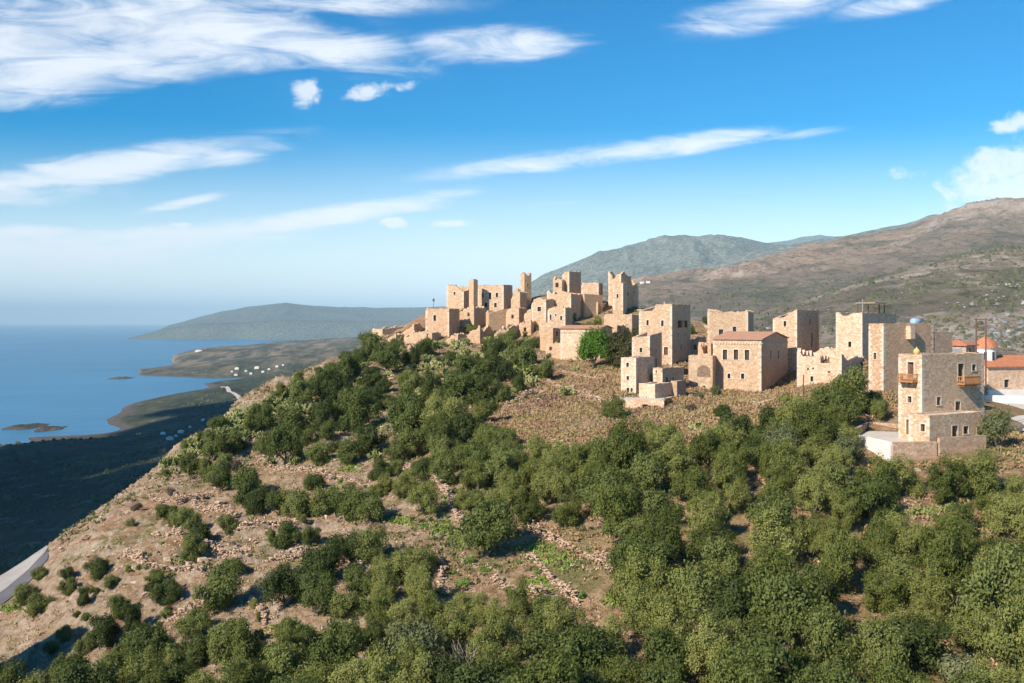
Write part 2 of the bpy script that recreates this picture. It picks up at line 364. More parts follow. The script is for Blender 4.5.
def far_material():
    m, t, b = material('maquis_slopes')
    nz, pos = slope_of(t)
    s = t.new('ShaderNodeSeparateXYZ'); t.l.new(pos, s.inputs[0])
    n1 = t.noise(pos, .0016, 8, .62); n2 = t.noise(t.scalev(pos, (1, .45, 2)), .012, 8, .7); n3 = t.noise(t.scalev(pos, (1, .4, 2)), .06, 6, .75)
    nf = t.noise(t.scalev(pos, (1, .3, 2.2)), .05, 8, .8)
    maq = t.ramp(n2, [(.3, (.022, .034, .02)), (.5, (.045, .058, .03)), (.62, (.085, .085, .045)), (.75, (.17, .14, .09))])
    dry = t.ramp(nf, [(.38, (.07, .06, .035)), (.45, (.19, .135, .085)), (.53, (.34, .225, .155)), (.62, (.14, .115, .07))])
    grn = t.ramp(nf, [(.38, (.05, .062, .028)), (.47, (.115, .11, .06)), (.55, (.19, .155, .105)), (.64, (.33, .28, .22))])
    # dry terraces high on the eastern ridge, greener slopes below, dark maquis on the coast
    east = t.rng(s.outputs[0], -200, 350)
    f1 = t.m('MULTIPLY', east, t.rng(t.m('ADD', s.outputs[1], t.m('MULTIPLY', n1, 900)), 2500, 3300))
    c = t.mix(east, maq, grn)
    c = t.mix(t.m('MULTIPLY', f1, t.rng(s.outputs[1], 5600, 4600)), c, dry)
    c = t.mix(t.m('MULTIPLY', t.rng(n1, .5, .62), .55), c, t.mix(.4, maq, grn))
    coastdry = t.m('MULTIPLY', t.rng(s.outputs[1], 3200, 4300), t.rng(s.outputs[1], 9000, 7000))
    c = t.mix(t.m('MULTIPLY', coastdry, t.rng(n2, .45, .6, .1, .8)), c, (.30, .22, .15))
    rock = t.ramp(n3, [(.3, (.22, .20, .18)), (.7, (.50, .46, .41))])
    c = t.mix(t.m('MULTIPLY', t.rng(nz, .9, .72), .6), c, rock)
    c = t.mix(t.m('MULTIPLY', t.rng(t.noise(pos, .03, 7, .75), .56, .66), .4), c, rock)
    bush = t.rng(t.vor(pos, .05), .34, .24)
    c = t.mix(t.m('MULTIPLY', bush, t.m('MULTIPLY', east, t.rng(n3, .45, .55, 0, .7))), c, (.035, .05, .02))
    c = t.mix(t.m('MULTIPLY', t.rng(s.outputs[1], 10000, 10800), .8), c, (.035, .06, .055))
    brn = t.m('MULTIPLY', east, t.m('MULTIPLY', t.rng(s.outputs[1], 3300, 2300), t.rng(t.noise(t.scalev(pos, (1, .5, 1)), .0028, 5, .6), .46, .54)))
    c = t.mix(t.m('MULTIPLY', brn, .75), c, t.ramp(nf, [(.4, (.085, .065, .045)), (.52, (.17, .13, .095)), (.62, (.10, .085, .06))]))
    tan = t.m('MULTIPLY', east, t.m('MULTIPLY', t.rng(s.outputs[1], 2200, 1400), t.rng(t.noise(pos, .0045, 6, .6), .46, .56)))
    c = t.mix(t.m('MULTIPLY', tan, .7), c, t.ramp(nf, [(.38, (.15, .115, .08)), (.5, (.33, .25, .19)), (.62, (.48, .42, .36))]))
    c = t.mix(t.m('MULTIPLY', t.rng(s.outputs[1], 4900, 6200), .8), c, t.ramp(nf, [(.42, (.035, .06, .045)), (.54, (.16, .18, .15)), (.66, (.38, .37, .34))]))
    c = t.mix(t.m('MULTIPLY', t.m('MULTIPLY', east, t.rng(s.outputs[1], 5200, 4500)), t.m('MULTIPLY', t.rng(t.noise(t.scalev(pos, (1, .4, 2)), .006, 7, .72), .5, .6), .75)), c, t.ramp(nf, [(.4, (.035, .042, .02)), (.6, (.12, .105, .065))]))
    # bare rock at the waterline
    c = t.mix(t.rng(s.outputs[2], 4.5, 2), c, (.12, .10, .085))
    t.put(b.inputs['Base Color'], c); b.inputs['Roughness'].default_value = .95
    t.put(b.inputs['Normal'], t.bump(t.m('ADD', nf, t.m('MULTIPLY', n2, 1.2)), 9, .8))
    return m
M_HILL = hill_material(); M_FAR = far_material()
def grid(name, u0, u1, nu, y0, y1, ny, mat):
    u = np.linspace(u0, u1, nu); y = np.exp(np.linspace(math.log(y0), math.log(y1), ny))
    UU, YY = np.meshgrid(u, y); X = UU*YY; Z = H(X.ravel(), YY.ravel()).reshape(X.shape)
    V = np.stack([X, YY, Z], -1).reshape(-1, 3)
    i = np.arange(nu*ny).reshape(ny, nu)
    Fq = np.stack([i[:-1, :-1], i[:-1, 1:], i[1:, 1:], i[1:, :-1]], -1).reshape(-1, 4)
    return obj(name, npmesh(name, V, Fq, mat, True))
hill = tag(grid('hillside', -1.1, 1.1, 1000, 22, 460, 900, M_HILL), kind='structure')
coast = tag(grid('coast_and_mountains', -1.15, 1.15, 1000, 460, 19000, 900, M_FAR), kind='structure')
# ---------------------------------------------------------------- sea
m, t, b = material('sea_water')
g = t.new('ShaderNodeNewGeometry').outputs['Position']
n = t.noise(g, .0011, 6, .6); n5 = t.noise(t.scalev(g, (.3, 1, 1)), .0035, 6, .65)
t.put(b.inputs['Base Color'], t.mix(t.rng(t.m('ADD', n, n5), .8, 1.2), (.012, .115, .23), (.022, .175, .31)))
b.inputs['Roughness'].default_value = .32; b.inputs['Specular IOR Level'].default_value = .35; b.inputs['IOR'].default_value = 1.33
w = t.m('ADD', t.noise(g, .12, 4, .6), t.m('MULTIPLY', t.noise(g, .015, 6, .6), 4))
t.put(b.inputs['Normal'], t.bump(w, 1.0, .5))
s_ = MB(); s_.quad((-70000, -2000, 0), (70000, -2000, 0), (70000, 74000, 0), (-70000, 74000, 0)); tag(s_.build('sea', m), kind='structure')
# ---------------------------------------------------------------- haze
if HAZE:
    m = bpy.data.materials.new('haze'); m.use_nodes = True; t = NT(m.node_tree); t.n.clear()
    pv = t.new('ShaderNodeVolumePrincipled'); pv.inputs['Color'].default_value = (.57, .84, 1.0, 1)
    pv.inputs['Density'].default_value = HAZE; pv.inputs['Anisotropy'].default_value = -.3
    o_ = t.new('ShaderNodeOutputMaterial'); t.l.new(pv.outputs[0], o_.inputs['Volume'])
    hb = MB(); hb.box((0, 35500, 610), (72000, 0, 0), (0, 39500, 0), (0, 0, 660)); tag(hb.build('haze', m), kind='stuff')
# ---------------------------------------------------------------- masonry materials
def stone_material(name, tint=(1, 1, 1), scale=2.3, bright=1.0):
    m, t, b = material(name)
    pos = t.new('ShaderNodeTexCoord').outputs['Object']
    pw = t.new('ShaderNodeVectorMath', operation='ADD'); t.put(pw.inputs[0], t.scalev(pos, (1, 1, 1.5)))
    t.put(pw.inputs[1], t.noise(pos, 1.5, 2, .5, 0, 1))
    cell = t.new('ShaderNodeTexVoronoi'); t.put(cell.inputs['Vector'], pw.outputs[0]); cell.inputs['Scale'].default_value = scale
    sp = t.new('ShaderNodeSeparateColor'); t.l.new(cell.outputs['Color'], sp.inputs[0])
    k = lambda r, g, b_: (r*tint[0]*bright, g*tint[1]*bright, b_*tint[2]*bright)
    c = t.ramp(sp.outputs[0], [(.0, k(.42, .255, .165)), (.25, k(.52, .345, .225)), (.5, k(.59, .41, .28)), (.75, k(.65, .48, .345)), (.9, k(.71, .56, .42)), (1, k(.46, .33, .25))])
    big = t.noise(pos, .22, 5, .65); sm = t.noise(pos, 3.5, 4, .7)
    c = t.mix(t.rng(big, .42, .62, 0, .45), c, k(.64, .44, .29))
    c = t.mix(t.rng(t.noise(t.scalev(pos, (1, 1, .35)), .5, 5, .7), .56, .7, 0, .55), c, k(.25, .17, .115))
    c = t.mix(t.rng(sm, .3, .7, .0, .3), c, k(.60, .46, .33), 'MIX')
    edge = t.vor(pw.outputs[0], scale, 'DISTANCE_TO_EDGE')
    ef = t.rng(edge, .0, .09)
    c = t.mix(t.m('MULTIPLY', t.m('SUBTRACT', 1.0, ef), .5), c, k(.36, .26, .185))
    t.put(b.inputs['Base Color'], c); b.inputs['Roughness'].default_value = .93
    h = t.m('ADD', t.m('MULTIPLY', ef, .6), t.m('MULTIPLY', sm, 1.2))
    t.put(b.inputs['Normal'], t.bump(h, .06, 1.0))
    return m
def plain(name, c1, c2, scale=2., rough=.85, bump=.02, dark=0):
    m, t, b = material(name); pos = t.new('ShaderNodeTexCoord').outputs['Object']
    n = t.noise(pos, scale, 5, .65)
    c = t.mix(t.rng(n, .3, .7), c1, c2)
    t.put(b.inputs['Base Color'], c); b.inputs['Roughness'].default_value = rough
    if bump: t.put(b.inputs['Normal'], t.bump(n, bump, 1))
    return m
def tile_material(name, c1, c2, c3):
    m, t, b = material(name); pos = t.new('ShaderNodeTexCoord').outputs['UV']
    w = t.new('ShaderNodeTexWave'); w.wave_type = 'BANDS'; w.bands_direction = 'X'; t.put(w.inputs[0], pos); w.inputs['Scale'].default_value = 1.1; w.inputs['Distortion'].default_value = .3
    n = t.noise(pos, 1.3, 4, .7)
    c = t.mix(t.rng(n, .35, .65), c1, c2); c = t.mix(t.rng(t.noise(pos, .5, 3), .5, .65, 0, .6), c, c3)
    c = t.mix(t.rng(w.outputs[0], .25, 0, 0, .5), c, (c1[0]*.3, c1[1]*.3, c1[2]*.3))
    t.put(b.inputs['Base Color'], c); b.inputs['Roughness'].default_value = .85
    t.put(b.inputs['Normal'], t.bump(w.outputs[0], .08, 1)); return m
STONE = [stone_material('honey_masonry', (1.0, .985, .93), 3.2, 1.04), stone_material('ochre_masonry', (1.02, .95, .86), 3.1, 1.0), stone_material('grey_masonry', (.95, .93, .93), 3.0, .92), stone_material('pale_masonry', (1.05, 1.04, 1.03), 2.2, 1.16)]
M_WHITE = plain('whitewash', (.66, .62, .56), (.78, .75, .70), .8)
M_CONC = plain('pale_concrete', (.48, .42, .35), (.60, .55, .48), .5)
M_QUOIN = plain('pale_dressed_stone', (.50, .41, .31), (.68, .59, .47), 1.4)
M_TILE = tile_material('orange_clay_tiles', (.50, .17, .08), (.62, .26, .13), (.40, .20, .12))
M_TILEP = tile_material('weathered_pink_tiles', (.55, .25, .14), (.60, .36, .24), (.46, .30, .20))
M_WOOD = plain('brown_wood', (.10, .05, .03), (.18, .09, .05), 3)
M_WOODO = plain('orange_varnished_wood', (.36, .16, .06), (.48, .24, .10), 3)
M_SHUT = plain('dark_shutter', (.035, .03, .03), (.07, .055, .05), 3, .6)
M_RUST = plain('rusty_iron', (.12, .06, .04), (.20, .10, .07), 4, .7)
M_RUIN_IN = STONE[1]
M_BLUE = plain('pale_blue_plastic', (.22, .36, .46), (.32, .45, .54), 1, .4, 0)
M_STEEL = plain('galvanised_steel', (.42, .43, .44), (.55, .56, .57), 2, .4, 0)
mg, tg, bgl = material('window_glass'); bgl.inputs['Base Color'].default_value = (.02, .025, .03, 1); bgl.inputs['Roughness'].default_value = .12; bgl.inputs['Specular IOR Level'].default_value = .5

rnd = random.Random(11)
def panel(mb, o, d, n, W, zb, top, holes, t, step, s0=0.0, jit=0.0):
    """upright wall leaf: o start point, d along, n outward; top(s) gives height; holes [(s0,s1,z0,z1)]"""
    o = np.array(o, float); ss = {s0, W}; zs = {zb}
    k = max(1, int(round((W-s0)/step)))
    for i in range(k+1): ss.add(s0+(W-s0)*i/k)
    for h in holes: ss |= {max(s0, h[0]), min(W, h[1])}; zs |= {h[2], h[3]}
    ss = sorted(ss); ss = [a for i, a in enumerate(ss) if i == 0 or a-ss[i-1] > .02]
    tp = [top(s)+(rnd.uniform(-jit, jit) if jit else 0) for s in ss]
    zmax = max(tp); z = zb
    while z < zmax: zs.add(z); z += max(step*1.0, 1.2)
    zs.add(zmax+.01); zs = sorted(zs); zs = [a for i, a in enumerate(zs) if i == 0 or a-zs[i-1] > .02]
    def pt(i, j, inner):
        return tuple(o+d*ss[i]+np.array((0, 0, 1))*min(zs[j], max(tp[i], zb+.01))-n*(t if inner else 0))
    keep = {}
    for i in range(len(ss)-1):
        for j in range(len(zs)-1):
            cs = (ss[i]+ss[i+1])/2; cz = (zs[j]+zs[j+1])/2
            if zs[j] >= min(tp[i], tp[i+1])-1e-6 and zs[j] >= (tp[i]+tp[i+1])/2-.05: continue
            if any(h[0] < cs < h[1] and h[2] < cz < h[3] for h in holes): continue
            keep[i, j] = 1
    for (i, j) in keep:
        mb.quad(pt(i, j, 0), pt(i+1, j, 0), pt(i+1, j+1, 0), pt(i, j+1, 0))
        mb.quad(pt(i+1, j, 1), pt(i, j, 1), pt(i, j+1, 1), pt(i+1, j+1, 1))
        if (i-1, j) not in keep: mb.quad(pt(i, j, 1), pt(i, j, 0), pt(i, j+1, 0), pt(i, j+1, 1))
        if (i+1, j) not in keep: mb.quad(pt(i+1, j, 0), pt(i+1, j, 1), pt(i+1, j+1, 1), pt(i+1, j+1, 0))
        if (i, j-1) not in keep and j > 0: mb.quad(pt(i, j, 0), pt(i, j, 1), pt(i+1, j, 1), pt(i+1, j, 0))
        if (i, j+1) not in keep: mb.quad(pt(i, j+1, 0), pt(i+1, j+1, 0), pt(i+1, j+1, 1), pt(i, j+1, 1))

class House:
    def __init__(s, name, label, cat, pl, pc, pr, pb, pt, Y, th, mat, group=None, topL=None, topR=None, roof='flat', wins=(), doors=(), ruin=False, quoin=True,
                 t=.6, deep=3.0, par=.7, frame=True, cornice=None, jit=.3, minw=None, roofmat=None):
        s.th = th; c, n = math.cos(R(th)), math.sin(R(th))
        s.P0 = P(pc, pb, Y); X0 = s.P0[0]; s.Y = Y
        ur = (pr-512)/F; ul = (pl-512)/F
        s.dr = np.array((c, n, 0.)); s.dl = np.array((-n, c, 0.))
        s.WR = (ur*Y-X0)/(c-ur*n); s.WL = (X0-ul*Y)/(n+ul*c)
        if minw: s.WR = max(s.WR, minw[1]); s.WL = max(s.WL, minw[0])
        s.nR = np.array((n, -c, 0.)); s.nL = np.array((-c, -n, 0.))
        s.base = s.P0[2]; s.ht = (pb-pt)/F*Y; s.mat = mat; s.t = t
        s.root = empty(name, tuple(s.P0)); tag(s.root, label, cat, group)
        s.zb = -deep
        fL = s.prof('L', topL) if topL else (lambda a: s.ht)
        fR = s.prof('R', topR) if topR else (lambda a: s.ht)
        s.fL, s.fR = fL, fR
        hl, hr = [], []; items = []
        for w in list(wins)+[tuple(d)+('door',) if len(d) == 5 else d for d in doors]:
            face, px, py, ww, hh = w[:5]; kind = w[5] if len(w) > 5 else 'window'
            a, z = s.on(face, px, py)
            if kind in ('door', 'arch_door') and False: pass
            W_ = s.WL if face == 'L' else s.WR
            a = min(max(a, ww/2+t+.05 if face == 'L' else ww/2+.25), W_-ww/2-.25)
            hole = (a-ww/2, a+ww/2, z-hh/2, z+hh/2); (hl if face == 'L' else hr).append(hole); items.append((face, hole, kind))
        mb = MB(); st = .45 if ruin else .8; J = jit if ruin else (.07 if roof == 'flat' else 0)
        zero = np.zeros(3)
        panel(mb, zero, s.dr, s.nR, s.WR, s.zb, fR, hr, t, st, 0, J)
        panel(mb, zero+s.dl*0, s.dl, s.nL, s.WL-t, s.zb, fL, hl, t, st, t, J)
        eL = fL(s.WL); eR = fR(s.WR); mid = (eL+eR)/2
        if roof == 'gableL' or roof == 'gableR': pass
        bk = (lambda a: eL+(eR-eL)*a/s.WR) if roof != 'gable' else (lambda a: fR(a))
        rt = (lambda a: eR+(eL-eR)*a/s.WL) if roof != 'lean' else (lambda a: fL(a))
        if ruin: bk0 = bk; bk = lambda a: bk0(a)-.3+.5*math.sin(a*1.9)
        panel(mb, s.dl*s.WL-s.dl*0, s.dr, -s.nR, s.WR, s.zb, bk, [], t, st, 0, J)
        panel(mb, s.dr*s.WR, s.dl, -s.nL, s.WL-t, s.zb, rt, [], t, st, t, J)
        s.shift(mb, 0)
        nf = len(mb.f)
        if quoin: s.quoins(mb)
        if cornice: s.cornice(cornice, mb)
        w = mb.build('wall', mat, s.root); w.data.materials.append(M_QUOIN)
        if len(mb.f) > nf: w.data.polygons.foreach_set('material_index', [0]*nf+[1]*(len(mb.f)-nf))
        if roof == 'flat' and not ruin: s.flat(par, roofmat or M_CONC)
        if roof == 'gable': s.gable(roofmat or M_TILE)
        if roof == 'hip': s.hip(roofmat or M_TILE)
        for (face, hole, kind) in items: s.opening(face, hole, kind, frame)
    def shift(s, mb, k): pass
    def prof(s, face, lst):
        q = [];
        for (px, py) in lst:
            a, z = s.on(face, px, py); q.append((a, z))
        q.sort(); xs = [a for a, _ in q]; zs = [z for _, z in q]
        return lambda a: float(np.interp(a, xs, zs))
    def on(s, face, px, py):
        u = (px-512)/F; X0, Y0 = s.P0[0], s.P0[1]; d = s.dr if face == 'R' else s.dl
        a = (u*Y0-X0)/(d[0]-u*d[1]); Yw = Y0+a*d[1]
        return a, CZ-(py-HOR)/F*Yw-s.base
    def fr(s, face):
        return (s.dr, s.nR) if face == 'R' else (s.dl, s.nL)
    def flat(s, par, mat):
        z = min(min(s.fL(s.WL*k/6) for k in range(7)), min(s.fR(s.WR*k/6) for k in range(7)))-par
        mb = MB(); c = s.dr*s.WR/2+s.dl*s.WL/2+np.array((0, 0, z-.15)); e = s.t+.003
        mb.box(c, s.dr*(s.WR/2-e), s.dl*(s.WL/2-e), (0, 0, .15)); mb.build('roof', mat, s.root); s.rz = z
    def uvtile(s, o, A, B):
        me = o.data; uv = me.uv_layers.new(name='UV'); A = Vector(A); B = Vector(B)
        for p in me.polygons:
            for li in p.loop_indices:
                co = me.vertices[me.loops[li].vertex_index].co; uv.data[li].uv = (co.dot(A)*.9, co.dot(B)*.9)
    def gable(s, mat, rise=None):
        # ridge runs along dl; the gable end is the right face
        z = s.ht-.05; rise = rise or s.WR*.07; ov = .3; mb = MB(); t = .14
        A0 = -s.dr*ov-s.dl*ov; zr = np.array((0, 0, 1.))
        for (x0, x1, z0, z1) in ((-ov, s.WR/2, z, z+rise), (s.WR/2, s.WR+ov, z+rise, z)):
            a = s.dr*x0-s.dl*ov+zr*z0; b = s.dr*x1-s.dl*ov+zr*z1; L = s.dl*(s.WL+2*ov)
            mb.quad(a+zr*t, b+zr*t, b+L+zr*t, a+L+zr*t); mb.quad(a, a+L, b+L, b)
            mb.quad(a, b, b+zr*t, a+zr*t); mb.quad(a+L, a+L+zr*t, b+L+zr*t, b+L); mb.quad(a, a+zr*t, a+L+zr*t, a+L); mb.quad(b, b+L, b+L+zr*t, b+zr*t)
        o = mb.build('roof', mat, s.root); s.uvtile(o, s.dl, s.dr)
        g = MB()
        for off in (0.003, s.WL-.003):
            n_ = -s.dl if off < 1 else s.dl; o0 = s.dl*off
            for dd in (0, .4): g.quad(o0-n_*dd+zr*(z-.1), o0-n_*dd+s.dr*s.WR+zr*(z-.1), o0-n_*dd+s.dr*s.WR/2+zr*(z+rise-.02))
        g.build('gable', s.mat, s.root)
    def hip(s, mat, rise=None):
        z = s.ht-.02; rise = rise or min(s.WR, s.WL)*.2; ov = .3; zr = np.array((0, 0, 1.)); mb = MB()
        q = [-s.dr*ov-s.dl*ov, s.dr*(s.WR+ov)-s.dl*ov, s.dr*(s.WR+ov)+s.dl*(s.WL+ov), -s.dr*ov+s.dl*(s.WL+ov)]; q = [a+zr*z for a in q]
        if s.WL >= s.WR: r0 = s.dr*s.WR/2+s.dl*s.WR/2; r1 = s.dr*s.WR/2+s.dl*(s.WL-s.WR/2)
        else: r0 = s.dl*s.WL/2+s.dr*s.WL/2; r1 = s.dl*s.WL/2+s.dr*(s.WR-s.WL/2)
        r0 = r0+zr*(z+rise); r1 = r1+zr*(z+rise)
        if s.WL >= s.WR: mb.quad(q[0], q[1], r0); mb.quad(q[1], q[2], r1, r0); mb.quad(q[2], q[3], r1); mb.quad(q[3], q[0], r0, r1)
        else: mb.quad(q[0], q[1], r1, r0); mb.quad(q[1], q[2], r1); mb.quad(q[2], q[3], r0, r1); mb.quad(q[3], q[0], r0)
        lo = [a-zr*.15 for a in q]
        for k in range(4): mb.quad(lo[k], lo[(k+1) % 4], q[(k+1) % 4], q[k])
        mb.quad(*lo[::-1]); o = mb.build('roof', mat, s.root); s.uvtile(o, s.dl, s.dr)
    def opening(s, face, hole, kind, frame):
        d, n = s.fr(face); a0, a1, z0, z1 = hole; w = (a1-a0)/2; h = (z1-z0)/2; zr = np.array((0, 0, 1.))
        c = d*(a0+a1)/2+zr*(z0+z1)/2
        if kind == 'void': return
        nm = 'door' if 'door' in kind else 'window'
        fr = MB(); f = .18; e = .03
        fm = M_QUOIN
        if 'plain' in kind or not frame: f = .10
        fr.box(c+zr*(h+f/2)-n*(.12-e), d*(w+f), n*.12, zr*f/2)
        for sg in (-1, 1): fr.box(c+d*sg*(w+f/2)-n*(.12-e), d*f/2, n*.12, zr*h)
        if nm == 'window': fr.box(c-zr*(h+.06)-n*(.12-e-.04), d*(w+f), n*.14, zr*.06)
        o = fr.build(nm, fm, s.root)
        lf = MB(); mt = M_WOOD if nm == 'door' else (M_SHUT if 'shut' in kind else mg)
        dep = .38
        lf.box(c-n*dep, d*w, n*.03, zr*h)
        if nm == 'door':
            for k in (-.5, .5): lf.box(c-n*(dep-.04)+d*w*k, d*w*.36, n*.02, zr*h*.85)
            lf.build('door_leaf', mt, o)
        else:
            lf.build('pane', mt, o)
            if w > .3 and s.Y < 215:
                g = MB()
                g.box(c-n*(dep-.05), d*.03, n*.02, zr*h); g.box(c-n*(dep-.05)+zr*h*.2, d*w, n*.018, zr*.025); g.build('window_bars', M_WOOD, o)
    def quoins(s, mb):
        zr = np.array((0, 0, 1.)); lim = .42
        for (o, dA, dB, f) in ((np.zeros(3), s.dr, s.dl, min(s.fL(.3), s.fR(.3))), (s.dr*s.WR, -s.dr, s.dl, s.fR(s.WR)), (s.dl*s.WL, s.dr, -s.dl, s.fL(s.WL))):
            z = -.5; k = 0
            while z < f-.5:
                h = rnd.uniform(.26, .42); la, lb = ((.62, .34) if k % 2 else (.34, .62)); la += rnd.uniform(-.08, .08); lb += rnd.uniform(-.08, .08)
                if rnd.random() < .88: mb.box(o+(dA*(la/2-.018)+dB*(lb/2-.018))+zr*(z+h/2), dA*la/2, dB*lb/2, zr*(h/2-.015))
                z += h; k += 1
    def cornice(s, dz, mb):
        zr = np.array((0, 0, 1.)); z = s.ht-dz
        for d, n, W_ in ((s.dr, s.nR, s.WR), (s.dl, s.nL, s.WL)):
            a = .2
            while a < W_-.2: mb.box(d*a+n*.06+zr*z, d*.11, n*.10, zr*.14); a += .55
    def box_part(s, name, mat, face, px, py, w, h, out, th=.1, dz=0, parent=None):
        a, z = s.on(face, px, py); d, n = s.fr(face); mb = MB(); zr = np.array((0, 0, 1.))
        mb.box(d*a+n*(out/2-.05)+zr*(z+dz), d*w/2, n*(out/2+.05), zr*h/2); return mb.build(name, mat, parent or s.root)
    def balcony(s, face, px, py, w, out, mat, hgt=1.0):
        a, z = s.on(face, px, py); d, n = s.fr(face); zr = np.array((0, 0, 1.)); mb = MB()
        mb.box(d*a+n*out/2+zr*z, d*w/2, n*(out/2), zr*.08)
        for k in (-.4, 0, .4): mb.box(d*(a+k*w)+n*out*.4+zr*(z-.2), d*.07, n*out*.4, zr*.11)
        b = mb.build('balcony', mat, s.root); rl = MB()
        for k in (-1, 1):
            rl.box(d*(a+k*w/2)+n*out+zr*(z+hgt/2), d*.04, n*.04, zr*hgt/2)
            for zz in (.5, 1.0): rl.box(d*(a+k*w/2)+n*out/2+zr*(z+hgt*zz), d*.025, n*out/2, zr*.04)
            for q in (.3, .6): rl.box(d*(a+k*w/2)+n*out*q+zr*(z+hgt/2), d*.03, n*.03, zr*hgt/2)
        rl.box(d*a+n*(out)+zr*(z+hgt), d*w/2, n*.05, zr*.05)
        k = -w/2+.15
        while k < w/2: rl.box(d*(a+k)+n*out+zr*(z+hgt/2), d*.035, n*.02, zr*hgt/2); k += .16
        rl.build('railing', mat, b); return b
    def top_at(s, fx, fy): return s.dr*s.WR*fx+s.dl*s.WL*fy

G_T = 'stone tower houses of the hilltop village'
G_H = 'stone houses of the hilltop village'
G_R = 'roofless stone ruins of the hilltop village'
K0, K1, K2, K3 = STONE
# near balcony house at the right
E3 = House('tower_house', 'three storey stone house with two wooden balconies, nearest of the village, beside the white terrace', 'house', 898.5, 922, 984, 444.5, 354.6, 126, 30, K0, G_T,
    par=.5, wins=[('L', 909.6, 399.4, .6, .8), ('R', 974, 367.5, .75, .8), ('R', 938.8, 401, .75, 1.0)],
    doors=[('L', 910.7, 370.3, .9, 2.1), ('R', 961, 372.5, 1.15, 2.3), ('R', 958, 408.2, 1.0, 1.75), ('L', 909, 427, .8, 1.9)])
E3.balcony('R', 965.5, 383.5, 3.2, 1.0, M_WOODO, .95); E3.balcony('L', 910.5, 381.5, 2.2, 1.0, M_WOODO, .95)
E3b = House('house_annex', 'single storey stone annex with brown door at the foot of the balcony house', 'house', 921, 929.5, 984.5, 444.5, 415.5, 122.3, 30, K0, None, par=.12,
    wins=[('R', 966, 430, .95, .95), ('R', 979.5, 430, .85, .9), ('L', 925.5, 428, .6, .9)], doors=[('R', 955, 433.6, 1.1, 1.95)], minw=(3.0, 0))
mb = MB(); a_ = E3.P0+E3.top_at(.12, .55); mb.lathe(a_+np.array((0, 0, E3.ht)), [(.02, -.55), (.25, -.5), (.28, 0), (.42, .2), (.38, .5), (.16, .7), (.05, .85), (0, 1.0)], 16)
tag(mb.build('roof_vase', plain('yellow_ceramic', (.62, .40, .10), (.70, .48, .16), 2, .4, 0), None, True), 'yellow clay vase with lid on the flat roof corner of the balcony house', 'vase')
# big tower behind it
E2 = House('tower_house', 'broad square tower of brown rubble with water tank on top, directly behind balcony house', 'tower', 868.7, 883.5, 933.6, 392, 323.6, 152, 30, K1, G_T, par=.3,
    wins=[('L', 875, 356, .5, 1.0)], minw=(0, 0))
o_ = E2.box_part('box_turret', K3, 'R', 908.5, 332.5, 1.1, 2.0, .8)
mb = MB(); zr = np.array((0, 0, 1.)); c_ = E2.P0+E2.top_at(.75, .35)+zr*(E2.ht-.3)
mb.tube([c_+zr*.6-E2.dr*.85, c_+zr*.6-E2.dr*.8, c_+zr*.6+E2.dr*.8, c_+zr*.6+E2.dr*.85], [.42, .52, .52, .42], 20)
for k in (-.55, .55): mb.box(c_+E2.dr*k, E2.dr*.08, E2.dl*.45, zr*.2)
tag(mb.build('water_tank', M_BLUE, None, True), 'pale blue cylindrical water tank lying on the broad brown tower roof', 'water tank')
E2b = House('stone_house', 'low shaded block with flat roof attached right of the broad brown tower', 'house', 930, 934.5, 952.5, 392, 331.8, 158, 30, K2, G_H, par=.2, minw=(5, 0), quoin=False)
E1 = House('tower_house', 'pale crenellated tower with a pergola on its roof, behind the ruined house', 'tower', 835.9, 862.3, 896.5, 362, 312.8, 200, 52, K3, G_T, par=.8,
    topL=[(836, 312.5), (841, 313), (841.5, 316), (850, 315), (852, 312.5), (862, 312.8)], wins=[('L', 849.8, 344.3, .6, 1.1)])
mb = MB(); c_ = E1.P0+zr*(E1.ht-.8)
p_ = empty('roof_pergola', tuple(c_+E1.top_at(.5, .35)))
tag(p_, 'flat covered pergola on posts standing on the pale crenellated tower roof', 'pergola')
q_ = MB(); q_.box((0, 0, 2.9), E1.dr*3.6, E1.dl*2.0, (0, 0, .1))
for k in range(6): q_.box(E1.dr*(-3.3+k*1.3)+zr*2.7, E1.dr*.06, E1.dl*2.2, zr*.08)
q_.build('canopy', plain('reed_roof', (.30, .22, .15), (.42, .33, .24), 3), p_)
for a, b in ((-3.3, -1.7), (3.3, -1.7), (3.3, 1.7), (-3.3, 1.7), (0, -1.7)):
    q_ = MB(); q_.box(E1.dr*a+E1.dl*b+zr*1.3, E1.dr*.09, E1.dl*.09, zr*1.33); q_.build('post', M_WOOD, p_)
mb = MB(); c_ = E1.P0+E1.top_at(.15, .2)+zr*(E1.ht-.8); mb.tube([c_, c_+zr*3.6], .04, 5); mb.tube([c_+zr*3.2-E1.dr*.5, c_+zr*3.2+E1.dr*.5], .025, 4); mb.tube([c_+zr*2.8-E1.dr*.4, c_+zr*2.8+E1.dr*.4], .025, 4)
tag(mb.build('roof_antenna', M_STEEL), 'thin metal aerial on the pale tower roof beside the pergola', 'antenna')
# small buildings between tower and church
House('stone_house', 'small dark cottage with red tiled roof between the balcony house and the church dome', 'house', 961, 966, 977, 400, 345, 178, 40, K2, G_H, roof='hip', quoin=False, wins=[('R', 970, 351, .7, 1.2)], minw=(5, 3))
House('stone_house', 'low white parapet block just above the balcony house roof', 'house', 934, 941, 962, 400, 349, 168, 30, M_WHITE, G_H, par=.4, quoin=False, minw=(4, 0))
